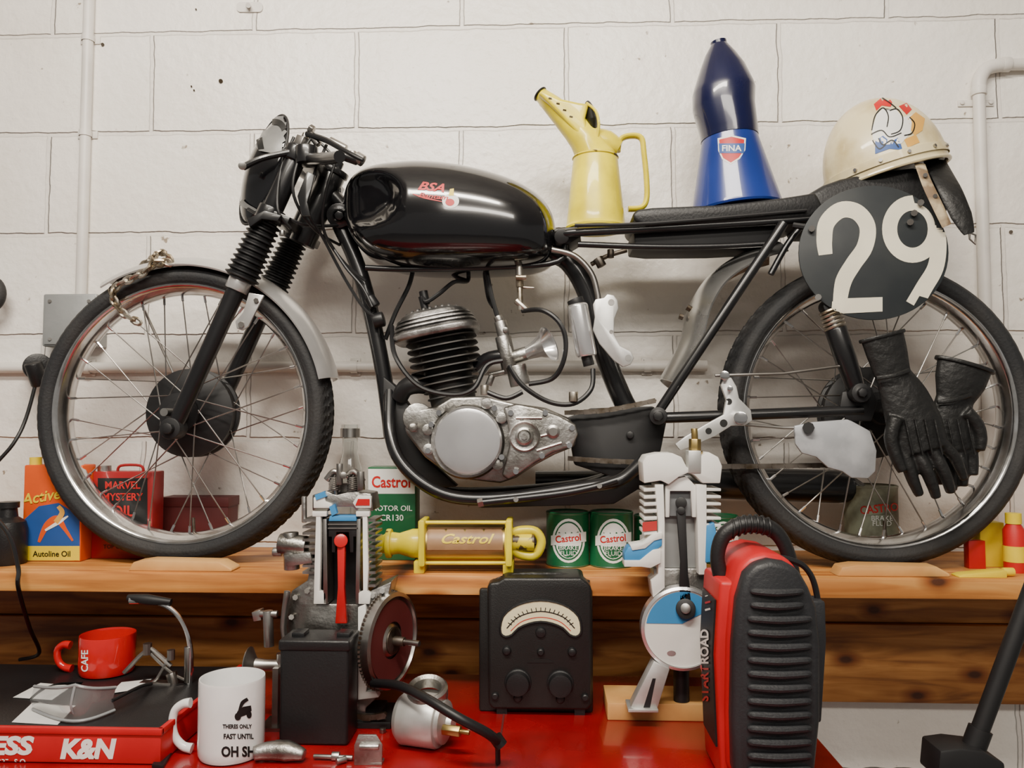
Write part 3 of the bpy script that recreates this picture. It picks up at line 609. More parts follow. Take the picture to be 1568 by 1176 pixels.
O('plate_bracket',[tube([b(1250,350,-.12),b(1215,345,-.1)],.006,8,1),tube([b(1400,320,-.12),b(1400,320,-.05)],.008,8,1)],satin)
# ================================================================= oil jug
j=E('oil_pouring_jug')
jz=b(910,344,-.075).z+.0075
cxj=b(912,300,0).x
jprof=[(0,0),(.062,0),(.063,.004),(.061,.008),(.060,.010),(.058,.03),(.046,.146),(.045,.150)]
obj('body',lathe(V(cxj,Y0,jz),(0,0,1),jprof,40),yellow,j)
def ring(c,rx,ry,ax,n=28):
    ax=Vector(ax).normalized(); u=V(0,1,0).cross(ax).normalized()
    return [c+u*math.cos(2*math.pi*i/n)*rx+V(0,1,0)*math.sin(2*math.pi*i/n)*ry for i in range(n)]
jb=lambda x,y:b(x,y,0)
secs=[ring(V(cxj,Y0,jz+.149),.0455,.0455,(0,0,1)),ring(V(cxj,Y0,jz+.156),.041,.041,(-.1,0,1)),ring(jb(897,215),.033,.036,(-.45,0,1)),ring(jb(884,200),.029,.032,(-.65,0,1)),ring(jb(866,180),.026,.028,(-.7,0,1)),ring(jb(845,160),.020,.024,(-.85,0,1)),ring(jb(828,145),.014,.020,(-.9,0,1))]
so=obj('spout',loft(secs,caps=False),yellow,j); m=so.modifiers.new('s','SOLIDIFY'); m.thickness=.002
lipr=ring(jb(827,144),.0145,.0205,(-.9,0,1)); obj('spout_lip',tube(lipr+[lipr[0]],.0022,6,1),inkblack,j)
obj('hood',prism3([b(858,150,-.033),b(886,156,-.033),b(902,158,-.033),b(896,180,-.033),b(904,214,-.033),b(885,205,-.033),b(860,178,-.033),b(840,157,-.033),b(823,141,-.033),b(832,137,-.033)],(0,.066,0)),yellow,j,bevel=.010,seg=4)
obj('filler_opening',tube([b(899,158,0),b(903,172,0),b(906,190,0),b(907,210,0)],[.005,.011,.013,.006],16,5,flat=2.7),inkblack,j)
obj('filler_rim',tube([b(898,158,-.028),b(912,170,-.034),b(917,190,-.034),b(914,212,-.030)],.003,8,4),yellow,j)
obj('filler_rim_far',tube([b(898,158,.028),b(912,170,.034),b(917,190,.034),b(914,212,.030)],.003,8,4),yellow,j)
obj('paint_chips',[tube([b(x,y,-.034),b(x+5,y+1,-.034)],.0016,6,1) for x,y in ((840,150),(852,158),(862,168),(872,178))],rusty,j)
obj('top_ring',lathe(V(cxj,Y0,jz+.147),(0,0,1),[(.046,0),(.048,.002),(.046,.005)],40),yellowworn,j)
obj('shoulder_plate',tube([b(908,216,0),b(930,220,0),b(948,228,0)],[.028,.026,.016],20,3,flat=1),yellow,j)
obj('handle',tube([b(946,232,0),b(950,214,0),b(966,208,0),b(982,212,0),b(986,235,0),b(990,275,0),b(990,305,0),b(982,318,0),b(962,320,0)],[.006]*9,12,5,flat=1.6),yellow,j)
# ================================================================= blue can
j=E('oil_can_with_funnel')
bz=seat_z+.001; tilt=V(-.085,0,1).normalized(); c=V(b(1128,309,0).x,Y0,bz+.006)
body=obj('can_body',lathe(c,tilt,[(0,0),(.088,0),(.090,.004),(.089,.010),(.056,.150),(.056,.158)],48),blue,j)
def tring(px,py,r): p=b(px,py,0); return ring(p,r,r*.95,tilt,40)
fn=[ring(c+tilt*.150,.0575,.0575,tilt,40),ring(c+tilt*.165,.0580,.0580,tilt,40),tring(1108,165,.0625),tring(1108,142,.0635),tring(1108,134,.061),tring(1106,105,.046),tring(1103,85,.032),tring(1101,67,.0155)]
obj('funnel',loft(fn),bluedk,j,angle=28)
obj('funnel_tip',tube([b(1101,69,0),b(1100,64,0)],.0165,20,1),bluedk,j)
sh=[(1099,212),(1120,207),(1142,212),(1141,230),(1133,243),(1119,252),(1106,244),(1100,231)]
dpoly('badge_white',sh,body,inkwhite,j,.0006)
def shrink(P,s):
    cx=sum(p[0] for p in P)/len(P); cy=sum(p[1] for p in P)/len(P); return [(cx+(x-cx)*s,cy+(y-cy)*s) for x,y in P]
dpoly('badge_red',shrink(sh,.88),body,inkred,j,.0010)
dpoly('badge_band',[(1101,220),(1140,220),(1139,235),(1102,235)],body,inkblue,j,.0014)
dtext('badge_text','FINA',1120,232,9,body,inkwhite,j,bold=.02,sx=1.05,off=.0020)
# ================================================================= helmet
h=E('motorcycle_helmet')
hc=b(1356,262,0); hc=V(hc.x,Y0,hc.z-.004); ta=math.radians(15); Rh=Matrix.Rotation(-ta,3,'Y')
NA=48;NB=18
def hp(a,t,s=1): return hc+Rh@V(math.cos(a)*math.cos(t)*.118*s,math.sin(a)*math.cos(t)*.105*s,math.sin(t)*.152*s)
rings=[-.08]+[i/NB*math.pi/2 for i in range(NB+1)]
secs=[[hp(2*math.pi*k/NA,t) for k in range(NA)] for t in rings]+[[hp(2*math.pi*k/NA,t,.94) for k in range(NA)] for t in reversed(rings)]
shell=obj('shell',loft(secs,caps=False),cream,h,angle=60)
obj('edge_trim',tube([hp(2*math.pi*k/48,-.08) for k in range(49)],.004,8,1),cream,h)
obj('peak_band',[loft([[hp(2*math.pi*k/NA,t)+Rh@V(math.cos(2*math.pi*k/NA)*o,math.sin(2*math.pi*k/NA)*o,0) for k in range(NA)] for t,o in ((.0,.003),(.10,.003),(.11,0))],caps=False)],cream,h)
obj('liner',loft([[hp(2*math.pi*k/NA,t,.93) for k in range(NA)] for t in (-.07,.3,.6)]),leather,h)
obj('band_studs',[cyl(hp(a,.045,1.02),hp(a,.045,1.06),.0035,8) for a in (-2.4,-2.0,-1.57,-1.1,-.7)],steel,h)
for nm,pts,mt in (('duck_body',[(1335,200),(1342,176),(1352,166),(1362,178),(1372,168),(1382,180),(1397,176),(1394,204),(1380,220),(1352,222),(1337,214)],inkwhite),
 ('duck_hat',[(1338,160),(1352,148),(1368,150),(1364,164),(1350,162),(1342,170)],inkred),
 ('duck_bow',[(1376,163),(1388,158),(1396,168),(1388,176)],inkred),
 ('duck_beak',[(1390,182),(1402,172),(1416,182),(1412,200),(1400,208),(1394,198)],inkskin),
 ('duck_coat',[(1340,216),(1352,208),(1364,218),(1376,210),(1382,230),(1362,228),(1340,236)],inkblue),
 ('duck_feet',[(1384,214),(1402,206),(1408,218),(1390,226)],inkskin)):
    dpoly(nm,pts,shell,mt,h,.0008)
for i,P in enumerate(([(1335,200),(1340,178),(1352,166),(1360,178),(1358,195)],[(1362,170),(1374,168),(1382,182),(1378,200),(1364,206)],[(1345,212),(1352,222),(1366,215),(1376,226)],[(1392,180),(1400,190),(1396,204),(1384,208)],[(1350,150),(1362,158),(1372,166)],[(1334,206),(1350,200),(1362,210),(1380,204)],[(1336,215),(1346,228),(1356,222)])):
    dstroke('duck_line_%d'%i,P,1.8,shell,inkblack,h,.0013)
obj('chin_strap',[tube([b(1408,250,-.09),b(1420,282,-.135),b(1438,320,-.142),b(1450,346,-.142)],[.011,.010,.010,.009],10,4,flat=.25)],strapm,h)
obj('ear_flap',[tube([b(1430,245,-.04),b(1452,285,-.10),b(1472,330,-.115),b(1484,358,-.12)],[.024,.022,.020,.010],14,4,flat=.25)],leather,h)
obj('strap_buckles',[cyl(b(1417,268,-.135),b(1417,268,-.125),.004,8),cyl(b(1432,300,-.146),b(1432,300,-.138),.004,8),tube([b(1484,356,-.12),b(1494,360,-.12),b(1493,374,-.12),b(1485,366,-.12),b(1484,356,-.12)],.002,6,1)],steel,h)
# ================================================================= gloves
def glove(path,w,fingers,thumb,Yc):
    e=E('leather_glove')
    P=[U(x,y,Yc) for x,y in path]; D=[tube(P,[L(v,Yc) for v in w],18,5,flat=.42)]
    for f,r in fingers: D.append(tube([U(x,y,Yc+dd) for x,y,dd in f],[L(v,Yc) for v in r],12,4))
    D.append(tube([U(x,y,Yc-.012) for x,y in thumb],[L(v,Yc) for v in (11,10,9,7)],12,4))
    o=obj('glove_shell',D,leather,e)
    m=o.modifiers.new('r','REMESH'); m.mode='VOXEL'; m.voxel_size=.0026; m.use_smooth_shade=True
    s=o.modifiers.new('s','SMOOTH'); s.iterations=3; s.factor=.5
    obj('cuff_band',tube([U(*path[0],Yc),U(path[0][0]*.8+path[1][0]*.2,path[0][1]*.8+path[1][1]*.2,Yc)],[L(w[0]*1.08,Yc)]*2,20,1,flat=.46),leather,e,bevel=.002)
    obj('wrist_strap',tube([U(path[2][0]-w[2]*.95,path[2][1]+4,Yc-.016),U(path[2][0],path[2][1],Yc-.026),U(path[2][0]+w[2]*.9,path[2][1]-8,Yc-.016)],.004,8,4,flat=.6),leather,e)
    kx,ky=path[-1]
    obj('knuckle_seams',[tube([U(kx-26+i*15,ky-48,Yc-.0225),U(kx-20+i*15,ky-20,Yc-.0235),U(kx-14+i*15,ky+6,Yc-.021)],.0018,6,4) for i in range(4)],leather,e)
glove([(1350,512),(1358,540),(1368,575),(1385,610),(1400,650),(1412,690)],[33,31,27,36,42,40],
 [([(1380,690,0),(1390,712,-.004),(1398,735,-.002),(1408,758,.004)],[11,10,9,7]),([(1402,690,0),(1416,715,-.008),(1426,738,-.006),(1434,762,0)],[11,10,9,7]),([(1424,685,0),(1440,712,-.006),(1450,734,-.004),(1456,754,.002)],[11,10,9,7]),([(1442,678,0),(1460,698,0),(1470,718,.004),(1476,734,.008)],[10,9,8,6])],
 [(1372,640),(1364,670),(1372,700),(1382,722)],Y0-.148)
glove([(1478,556),(1470,585),(1462,612),(1456,640),(1458,672),(1462,690)],[42,38,28,30,33,30],
 [([(1442,680,0),(1440,705,0),(1440,725,0),(1442,742,0)],[10,9,9,7]),([(1455,685,0),(1456,712,-.004),(1456,735,0),(1458,752,0)],[10,9,9,7]),([(1470,685,0),(1472,708,-.004),(1474,728,0),(1474,745,0)],[10,9,9,7]),([(1482,675,0),(1488,695,0),(1490,712,0),(1490,728,0)],[9,9,8,7])],
 [(1478,630),(1496,650),(1502,672),(1500,690)],Y0-.112)
# ================================================================= shelf goods
def sY(px,py): return G(px,py,SZ).y
def tin(name,x0,y0,x1,y1,depth,mat,bev=.003):
    e=E(name); Y=sY((x0+x1)/2,y1); o=obj('tin_body',pbox(x0,y0,x1,y1,Y,depth,SZ),mat,e,bevel=bev); return e,o,Y
e,o,Y=tin('motor_oil_tin',37,712,123,860,.05,inkor)
dpoly('label_blue',[(38,795),(60,775),(90,770),(122,790),(122,838),(38,838)],o,inkblue,e)
dpoly('label_yellow',[(38,836),(122,836),(122,858),(38,858)],o,inkyel,e,.001)
dtext('brand_text','Autoline Oil',80,852,8.5,o,inkblack,e,bold=.02,sx=.95,off=.0016)
dtext('top_text','Active',64,768,16,o,inkyel,e,bold=.02,shear=.3,off=.0016,ang=10)
dstroke('figure',[(60,830),(72,805),(88,795),(100,810),(112,828)],[4,10,12,6,3],o,inkor,e,.0014)
dstroke('figure_b',[(70,812),(90,800),(105,790)],[3,6,2],o,inkwhite,e,.0018)
dstroke('figure_c',[(86,800),(96,785),(90,775)],[8,8,6],o,inkskin,e,.0020)
obj('tin_cap',cyl(U(55,712,Y+.02)-V(0,0,.001),U(55,700,Y+.02),.012,16),inkyel,e)
e,o,Y=tin('mystery_oil_tin',142,722,232,856,.05,redtin)
dpoly('label_black',[(150,732),(226,732),(226,815),(150,815)],o,inkblack,e)
for i,(t,y,s) in enumerate((('MARVEL',748,11),('MYSTERY',766,11),('OIL',790,16),('LUBRICANT',805,5))): dtext('label_text_%d'%i,t,188,y,s,o,inkred,e,bold=.02,sx=.95,off=.0015)
dtext('label_foot','TOP CYLINDER',188,840,6,o,inkblack,e,off=.0015)
obj('tin_cap',cyl(U(160,722,Y+.02)-V(0,0,.001),U(160,713,Y+.02),.014,16),steel,e)
obj('tin_handle',tube([U(180,723,Y+.02),U(185,713,Y+.02),U(215,713,Y+.02),U(220,723,Y+.02)],.003,8,4),redtin,e)
e=E('cardboard_box'); obj('carton',bb(U(248,800,1.76).x,U(350,800,1.76).x,1.755,1.815,SZ,U(300,762,1.76).z),darkred,e,bevel=.002)
obj('carton_flap',bb(U(248,800,1.76).x-.002,U(350,800,1.76).x+.002,1.753,1.817,U(300,762,1.76).z-.02,U(300,762,1.76).z+.001),darkred,e,bevel=.001)
e=E('dark_oil_bottle'); q=G(0,866,SZ); obj('bottle',lathe(V(q.x,q.y+.02,SZ),(0,0,1),[(0,0),(.034,0),(.036,.004),(.036,.07),(.032,.085),(.018,.095),(.016,.112),(.02,.113),(.02,.125),(0,.126)],32),plasblk,e)
e=E('glass_oil_bottle'); q=V(U(535,800,1.74).x,1.74,SZ); zt=U(535,650,1.74).z-SZ
obj('bottle_glass',lathe(q,(0,0,1),[(0,.002),(.034,.002),(.036,.01),(.036,zt*.50),(.022,zt*.72),(.017,zt*.78),(.017,zt*.95),(.020,zt*.95),(.020,zt),(.015,zt),(.015,zt*.78),(.033,zt*.48),(.033,.01),(0,.008)],32),glass,e)
obj('bottle_cap',lathe(q,(0,0,1),[(.0185,zt*.9),(.0215,zt*.9),(.0215,zt*.97),(.0185,zt*.97)],24,True),steel,e)
e=E('engine_oil_can'); Y=1.66; o=obj('tin_body',pbox(563,715,636,812,Y,.06,SZ),green,e,bevel=.003)
dpoly('label_white',[(564,718),(635,718),(635,756),(564,756)],o,inkwhite,e)
dtext('label_castrol','Castrol',599,746,17,o,inkred,e,bold=.02,sx=.82,off=.0015)
dtext('label_motor','MOTOR OIL',600,782,8,o,inkwhite,e,off=.0015,bold=.01)
dtext('label_grade','CR130',600,797,9,o,inkwhite,e,off=.0015,bold=.01)
def rcan(name,x0,x1,y0,y1,mat,brandcol=inkwhite,tx='Castrol',Yf=None):
    e=E(name); q=G((x0+x1)/2,y1,SZ) if Yf is None else U((x0+x1)/2,800,Yf); r=L((x1-x0)/2,q.y+.03); c=V(q.x,q.y+r,SZ); hgt=U((x0+x1)/2,y0,c.y).z-SZ
    o=obj('can_body',lathe(c,(0,0,1),[(0,0),(r,0),(r*1.02,.002),(r*1.02,.004),(r,.006),(r,hgt-.006),(r*1.02,hgt-.004),(r*1.02,hgt-.001),(r*.97,hgt),(r*.95,hgt-.003),(0,hgt-.003)],40),mat,e)
    obj('can_rims',[lathe(c,(0,0,1),[(r,z0),(r*1.025,z0+.0015),(r,z0+.003)],40) for z0 in (.001,hgt-.005)],steel,e)
    mx=(x0+x1)/2; w=(x1-x0); my=(y0+y1)/2
    if mat is green:
        dpoly('emblem_ring',ell(mx,my+2,w*.38,w*.52,28),o,brandcol,e,.0006)
        dpoly('emblem_field',ell(mx,my+2,w*.33,w*.46,28),o,green,e,.0009)
        dpoly('emblem_inner',ell(mx,my+2,w*.30,w*.42,28),o,brandcol,e,.0012)
        dpoly('emblem_lower',[(mx+w*.24*math.cos(math.radians(a)),my+6+w*.34*math.sin(math.radians(a))) for a in range(10,171,10)],o,green,e,.0014)
    dpoly('emblem_band',[(x0+w*.1,my-6),(x1-w*.1,my-12),(x1-w*.1,my+3),(x0+w*.1,my+9)],o,brandcol if mat is green else greengrey,e,.0016)
    dtext('brand_text',tx,mx,my+3,w*.16,o,inkred,e,ang=6,bold=.02,sx=.85,off=.0020)
    dtext('brake_text','BRAKE',mx,my+16,w*.10,o,brandcol,e,off=.0020); dtext('fluid_text','FLUID',mx,my+24,w*.10,o,brandcol,e,off=.0020)
rcan('brake_fluid_can',838,903,782,870,green); rcan('brake_fluid_can',906,972,782,871,green)
rcan('brake_fluid_can',975,1030,788,862,green,Yf=1.62); rcan('brake_fluid_can',1080,1135,788,862,green,Yf=1.63)
rcan('grease_tin',1312,1388,742,820,greengrey,tx='CASTROL',Yf=1.69)
e=E('brake_cleaner_box'); obj('carton',pbox(1500,800,1540,872,1.63,.04,SZ),inkyel,e,bevel=.002); obj('side',pbox(1483,828,1510,868,1.61,.02,SZ),inkred,e,bevel=.001)
e=E('grease_tube_bottle'); q=V(U(1554,870,1.58).x,1.58,SZ); 
obj('bottle',lathe(q,(0,0,1),[(0,0),(.018,0),(.019,.004),(.019,.080),(.012,.092),(.012,.10),(0,.10)],24),inkred,e); obj('cap',cyl(q+V(0,0,.092),q+V(0,0,.112),.014,20),inkyel,e)
obj('label',lathe(q,(0,0,1),[(.0193,.02),(.0195,.02),(.0195,.05),(.0193,.05)],24),inkyel,e)
e=E('yellow_grease_tube'); q0=U(1462,870,1.53); q1=U(1535,870,1.53); obj('tube_body',[prism3([V(q0.x,1.515,SZ),V(q1.x,1.515,SZ),V(q1.x,1.515,SZ+.014),V(q0.x+.01,1.515,SZ+.006),V(q0.x,1.515,SZ+.003)],(0,.03,0)),cyl(V(q1.x,1.53,SZ+.009),V(q1.x+.02,1.53,SZ+.009),.008,12)],inkyel,e,bevel=.003)
# grease gun
e=E('brass_grease_gun'); Yg=1.545
zc=U(700,832,Yg).z
bl=obj('barrel',tube([U(648,832,Yg),U(780,832,Yg)],.036,32,1),brass,e)
obj('barrel_rings',[tube([U(x,832,Yg),U(x+8,832,Yg)],.041,32,1) for x in (645,774)],yellow,e,bevel=.002)
obj('tie_rods',[tube([U(642,y,Yg-.028),U(784,y,Yg-.028)],.0035,8,1) for y in (800,862)],yellow,e)
obj('end_frames',[prism(rrect(640,797,650,868,3),Yg-.045,.07),prism(rrect(774,797,784,868,3),Yg-.045,.07)],yellow,e,bevel=.002)
obj('nozzle',tube([U(646,832,Yg),U(632,832,Yg),U(612,832,Yg),U(600,832,Yg),U(586,832,Yg),U(576,828,Yg)],[.028,.028,.020,.022,.018,.010],24,3),yellow,e)
obj('nozzle_ring',[tube([U(600,832,Yg),U(592,832,Yg)],.028,20,1)],yellowworn,e,bevel=.002)
obj('pump_lug',tube([U(784,816,Yg),U(800,812,Yg),U(820,814,Yg),U(829,830,Yg),U(820,850,Yg),U(800,850,Yg),U(785,842,Yg)],.009,14,4),yellow,e)
obj('pump_shaft',cyl(U(780,830,Yg),U(818,830,Yg),.017,18),yellowworn,e)
dpoly('barrel_label',[(654,808),(770,808),(770,842),(654,842)],bl,M('gun_label',(.34,.20,.10),.45,col2=(.22,.12,.06)),e,.0006)
dtext('barrel_script','Castrol',712,832,14,bl,inkyel,e,shear=.4,sx=1.3,bold=.02,off=.0014)
obj('feet',[bb(U(x,860,Yg).x-.01,U(x,860,Yg).x+.01,Yg-.03,Yg+.03,SZ,zc-.03) for x in (645,779)],yellow,e,bevel=.002)
# left wall
e=E('black_wall_plug'); obj('plug',[cyl(U(58,562,1.72),U(58,562,1.83),.03,24),cyl(U(50,555,1.70),U(62,590,1.72),.018,20)],plasblk,e,bevel=.004)
obj('cable',tube([U(58,575,1.71),U(40,640,1.70),U(20,680,1.68),U(-20,730,1.66),U(-30,790,1.64)],.004,8,6),softrub,e)
e=E('hanging_rubber_ring'); c=U(-22,450,1.78); obj('ring',lathe(c,(0,1,0),[(.036+.012*math.cos(a),.012*math.sin(a)) for a in [i*math.pi/6 for i in range(12)]],32,True),rubber,e); obj('nail',cyl(V(c.x,1.76,c.z+.03),V(c.x,YW,c.z+.03),.003,8),steel,e)
e=E('black_power_cord'); obj('cord',tube([U(-10,790,1.47),U(14,820,1.47),U(28,870,1.47),U(28,900,1.47),U(45,960,1.6),U(60,1000,1.7),U(30,1010,1.72)],.004,8,6),softrub,e)
# ================================================================= WORKBENCH
wb=E('workbench')
bx1=G(1262,1140,BZ).x
obj('bench_top',bb(-1.5,bx1,.75,1.70,BZ-.03,BZ),redbench,wb,bevel=.004)
obj('bench_cabinet',bb(-1.47,bx1-.02,.79,1.68,.08,BZ-.03),redbench,wb,bevel=.004)
obj('bench_plinth',bb(-1.43,bx1-.06,.84,1.66,0,.08),satin,wb)
obj('drawer_fronts',[bb(-1.4+i*.6,-.85+i*.6,.78,.79,.12+k*.19,.29+k*.19) for i in range(3) for k in range(4)],redbench,wb,bevel=.003)
obj('top_seam',bb(U(762,1100,1.3).x,U(765,1100,1.3).x,.76,1.69,BZ,BZ+.001),darkred,wb)
def bY(px,py): return G(px,py,BZ).y
e=E('parts_tray_box'); TF=1.23; TZ=U(130,1116,TF).z; tx=U(246,1150,TF).x
tb=obj('tray_body',bb(-1.25,tx,TF,1.56,BZ+.0015,TZ-.004),redpl,e,bevel=.003)
obj('tray_mat',bb(-1.24,tx-.006,TF+.006,1.55,TZ-.004,TZ),plasblk,e,bevel=.001)
obj('tray_lip',[bb(-1.25,tx+.002,TF-.003,TF+.006,TZ-.008,TZ+.002),bb(tx-.006,tx+.002,TF,1.56,TZ-.008,TZ+.002)],redpl,e,bevel=.0015)
dtext('logo_kn','K&N',133,1160,28,tb,inkwhite,e,bold=.05,sx=1.0,shear=.2)
dtext('logo_ss','ESS',16,1154,26,tb,inkwhite,e,bold=.05,sx=1.2,shear=.2)
dtext('logo_sub','SUSPENSION',16,1170,8,tb,inkwhite,e,bold=.02)
def onz(px,py,z): return G(px,py,z)
e=E('paper_sheets')
for i,P in enumerate(([(18,1106),(50,1076),(115,1082),(88,1110)],[(20,1068),(62,1046),(110,1050),(80,1072)],[(168,1062),(186,1045),(232,1040),(208,1056)])):
    obj('sheet_%d'%i,prism3([onz(x,y,TZ+.0006+.0007*i) for x,y in P],(0,0,.0004)),paper,e,smooth=False)
def mug(name,cx,x0,x1,y0,y1,zb,mat,hpts):
    e=E(name); q=G(cx,y1,zb); r=L((x1-x0)/2,q.y+.03); c=V(q.x,q.y+r*.8,zb+.0005); hh=U(cx,y0,c.y).z-zb
    o=obj('mug_body',lathe(c,(0,0,1),[(0,.003),(r*.82,.0),(r*.94,.002),(r*.99,.008),(r,.02),(r,hh-.003),(r*.985,hh),(r*.95,hh),(r*.93,hh-.004),(r*.93,.012),(r*.8,.008),(0,.008)],56),mat,e)
    obj('mug_handle',tube([U(x,y,c.y) for x,y in hpts],[.008,.007,.0065,.0065,.0065,.007,.008][:len(hpts)],14,6),mat,e); return e,o,c
e,o,c=mug('coffee_mug',338,290,388,1036,1172,BZ,ceramic,[(292,1076),(280,1078),(268,1088),(264,1108),(268,1128),(280,1142),(294,1146)])
for i,(t,x,y,s) in enumerate((('THERES ONLY',363,1115,6),('FAST UNTIL',365,1131,7.5),('OH SHI',367,1158,15))): dtext('mug_text_%d'%i,t,x,y,s,o,inkblack,e,bold=.04,sx=.8,off=.0008)
dpoly('mug_bike_body',[(360,1096),(364,1088),(372,1082),(384,1080),(385,1088),(378,1094),(368,1098)],o,inkblack,e)
dpoly('mug_bike_front_wheel',ell(364,1097,5,6,14),o,inkblack,e,.0009); dpoly('mug_bike_rear_wheel',ell(381,1094,4,6,14),o,inkblack,e,.0009)
dstroke('mug_rider',[(366,1088),(371,1076),(379,1070)],[3,6,5],o,inkblack,e,.0009)
e,o,c=mug('red_coffee_mug',146,105,186,970,1040,TZ,redcer,[(108,988),(98,987),(89,994),(88,1006),(92,1016),(100,1022),(110,1024)])
dtext('mug_lettering','CAFE',135,1012,10,o,inkwhite,e,ang=90,bold=.02)
e=E('safety_goggles'); gz=TZ
secs=[]
for i in range(15):
    t=i/14; x=50+125*t; Yq=1.30-.05*math.sin(t*math.pi); q=U(x,1100,Yq); hh=.055*(1-.35*abs(t-.5)*2)
    secs.append([V(q.x,Yq,gz+.004),V(q.x,Yq-.008,gz+.004+hh*.5),V(q.x,Yq+.002,gz+.004+hh),V(q.x,Yq+.0035,gz+.004+hh),V(q.x,Yq-.0065,gz+.004+hh*.5),V(q.x,Yq+.0015,gz+.004)])
obj('lens_shield',loft(secs),lens,e)
gr=M('goggle_rim',(.28,.29,.30),.2)
obj('lens_rim',[tube([s[2] for s in secs],.0026,8,1),tube([s[0] for s in secs],.0026,8,1),tube([secs[7][2],secs[7][1],secs[7][0]+V(0,0,.012)],.002,6,2)],gr,e)
obj('temple_arms',[tube([secs[0][1],secs[0][1]+V(-.01,.07,.0),secs[0][1]+V(.01,.13,-.015)],.003,8,4,flat=1),tube([secs[-1][1],secs[-1][1]+V(.01,.07,0),secs[-1][1]+V(0,.13,-.015)],.003,8,4)],satin,e)
e=E('bench_linkage_tool'); Yt=1.45
zf=lambda x,y: U(x,y,Yt)
obj('curved_rod',tube([zf(200,918),zf(240,922),zf(268,938),zf(285,965),zf(292,1000),zf(290,1046)],[.008,.005,.004,.004,.005,.006],10,6),chrome,e)
obj('rod_head',tube([zf(196,915),zf(225,918),zf(262,922)],[.006,.010,.006],12,3),satin,e)
obj('linkages',[tube([zf(190,1030),zf(225,995),zf(240,1000),zf(262,1020)],.004,8,3),tube([zf(225,995),zf(262,1030),zf(285,1042)],.003,8,3),tube([zf(262,1000),zf(240,1040),zf(225,1046)],.003,8,3),cyl(zf(226,985),zf(226,1002),.008,10),cyl(zf(262,995),zf(262,1010),.007,10)],steel,e)
obj('clamp_block',[cyl(zf(262,1030),zf(268,1050),.010,12),cyl(zf(288,990),zf(288,1045),.007,12),box(zf(240,1046),(.06,.02,.006))],steel,e,bevel=.001)
e=E('engine_valve_trumpet'); p=U(380,1018,1.40); obj('trumpet',[lathe(p,(1,0,0),[(0,.002),(.030,0),(.031,.002),(.024,.006),(.012,.014),(.010,.03),(.009,.075),(0,.075)],32)],steel,e); obj('bracket',[bb(p.x+.05,p.x+.06,1.38,1.42,BZ,p.z),bb(p.x+.03,p.x+.075,1.37,1.43,BZ,BZ+.006)],steel,e)
# ---- left cutaway engine
e=E('cutaway_engine_display'); Yc=1.40
def C(name,d,mat,**k): return obj(name,d,mat,e,**k)
C('crankcase',[prism([(438,930),(446,905),(470,890),(476,860),(484,855),(484,925),(556,925),(566,905),(600,890),(590,930),(580,960),(588,985),(575,1000),(580,1040),(574,1072),(560,1085),(560,1100),(450,1100),(450,1000),(440,990)],Yc+.012,.07)],alu,bevel=.003)
C('crankcase_cut_face',[prism([(548,930),(560,925),(562,960),(556,975),(562,985),(556,1010),(566,1030),(560,1060),(575,1058),(580,1068),(548,1072)],Yc,.02)],white,bevel=.0015)
C('crankcase_bolts',[cyl(U(x,y,Yc+.004),U(x,y,Yc+.02),.005,6) for x,y in ((452,915),(470,905),(446,945),(570,912),(585,905))],steel)
C('cylinder_walls_cut',[prism([(484,783),(491,783),(491,855),(489,905),(500,908),(500,925),(480,925),(482,850)],Yc,.012),prism([(555,783),(562,783),(564,870),(562,905),(568,910),(566,925),(548,925),(548,908),(556,905)],Yc,.012),prism([(478,783),(500,783),(500,791),(478,791)],Yc-.001,.012),prism([(545,783),(566,783),(566,791),(545,791)],Yc-.001,.012)],white,bevel=.001)
C('cylinder_liner',[prism([(494,795),(500,795),(502,925),(495,925)],Yc,.04),prism([(546,795),(552,795),(550,925),(544,925)],Yc,.04)],steel,bevel=.001)
C('cylinder_bore',[prism([(491,790),(556,790),(556,930),(491,930)],Yc+.05,.03)],satin,bevel=.001)
C('wall_fins',[prism([(463,y),(484,y),(484,y+4),(463,y+4)],Yc+.005,.06) for y in range(795,880,10)]+[prism([(562,y),(575,y),(575,y+4),(562,y+4)],Yc+.005,.06) for y in range(795,900,10)],alu)
C('piston',[prism([(503,797),(546,797),(546,822),(541,822),(541,846),(536,846),(534,815),(515,815),(513,846),(508,846),(508,822),(503,822)],Yc+.002,.035)],satin,bevel=.001)
C('piston_crown',prism([(505,790),(545,790),(546,798),(503,798)],Yc,.035),skyblue,bevel=.001)
C('piston_rings',[prism([(502,y),(548,y),(548,y+2),(502,y+2)],Yc,.035) for y in (802,808)],steel)
C('connecting_rod',[prism([(516,832),(528,832),(527,900),(531,955),(513,955),(517,900)],Yc-.002,.012),cyl(U(522,828,Yc-.004),U(522,828,Yc+.012),.012,20)],red,bevel=.0015)
C('cylinder_head',[prism([(478,758),(500,752),(515,758),(540,752),(568,756),(572,782),(548,784),(540,776),(508,776),(500,784),(478,782)],Yc+.006,.06)],alu,bevel=.002)
C('head_cut_face',[prism([(480,762),(496,756),(498,768),(508,772),(508,778),(480,778)],Yc,.01),prism([(540,770),(548,758),(568,760),(568,778),(545,778)],Yc,.01)],white,bevel=.001)
C('head_red_port',[prism([(548,764),(566,764),(566,774),(544,774)],Yc-.001,.01)],red)
C('head_blue_port',[prism([(482,758),(496,752),(500,760),(484,766)],Yc-.002,.01),prism([(504,776),(512,772),(516,786),(508,790)],Yc-.002,.01)],skyblue)
C('valves',[tube([U(512,728,Yc+.01),U(516,775,Yc+.01)],.003,8,1),tube([U(540,728,Yc+.01),U(534,775,Yc+.01)],.003,8,1)],steel)
sp=[]
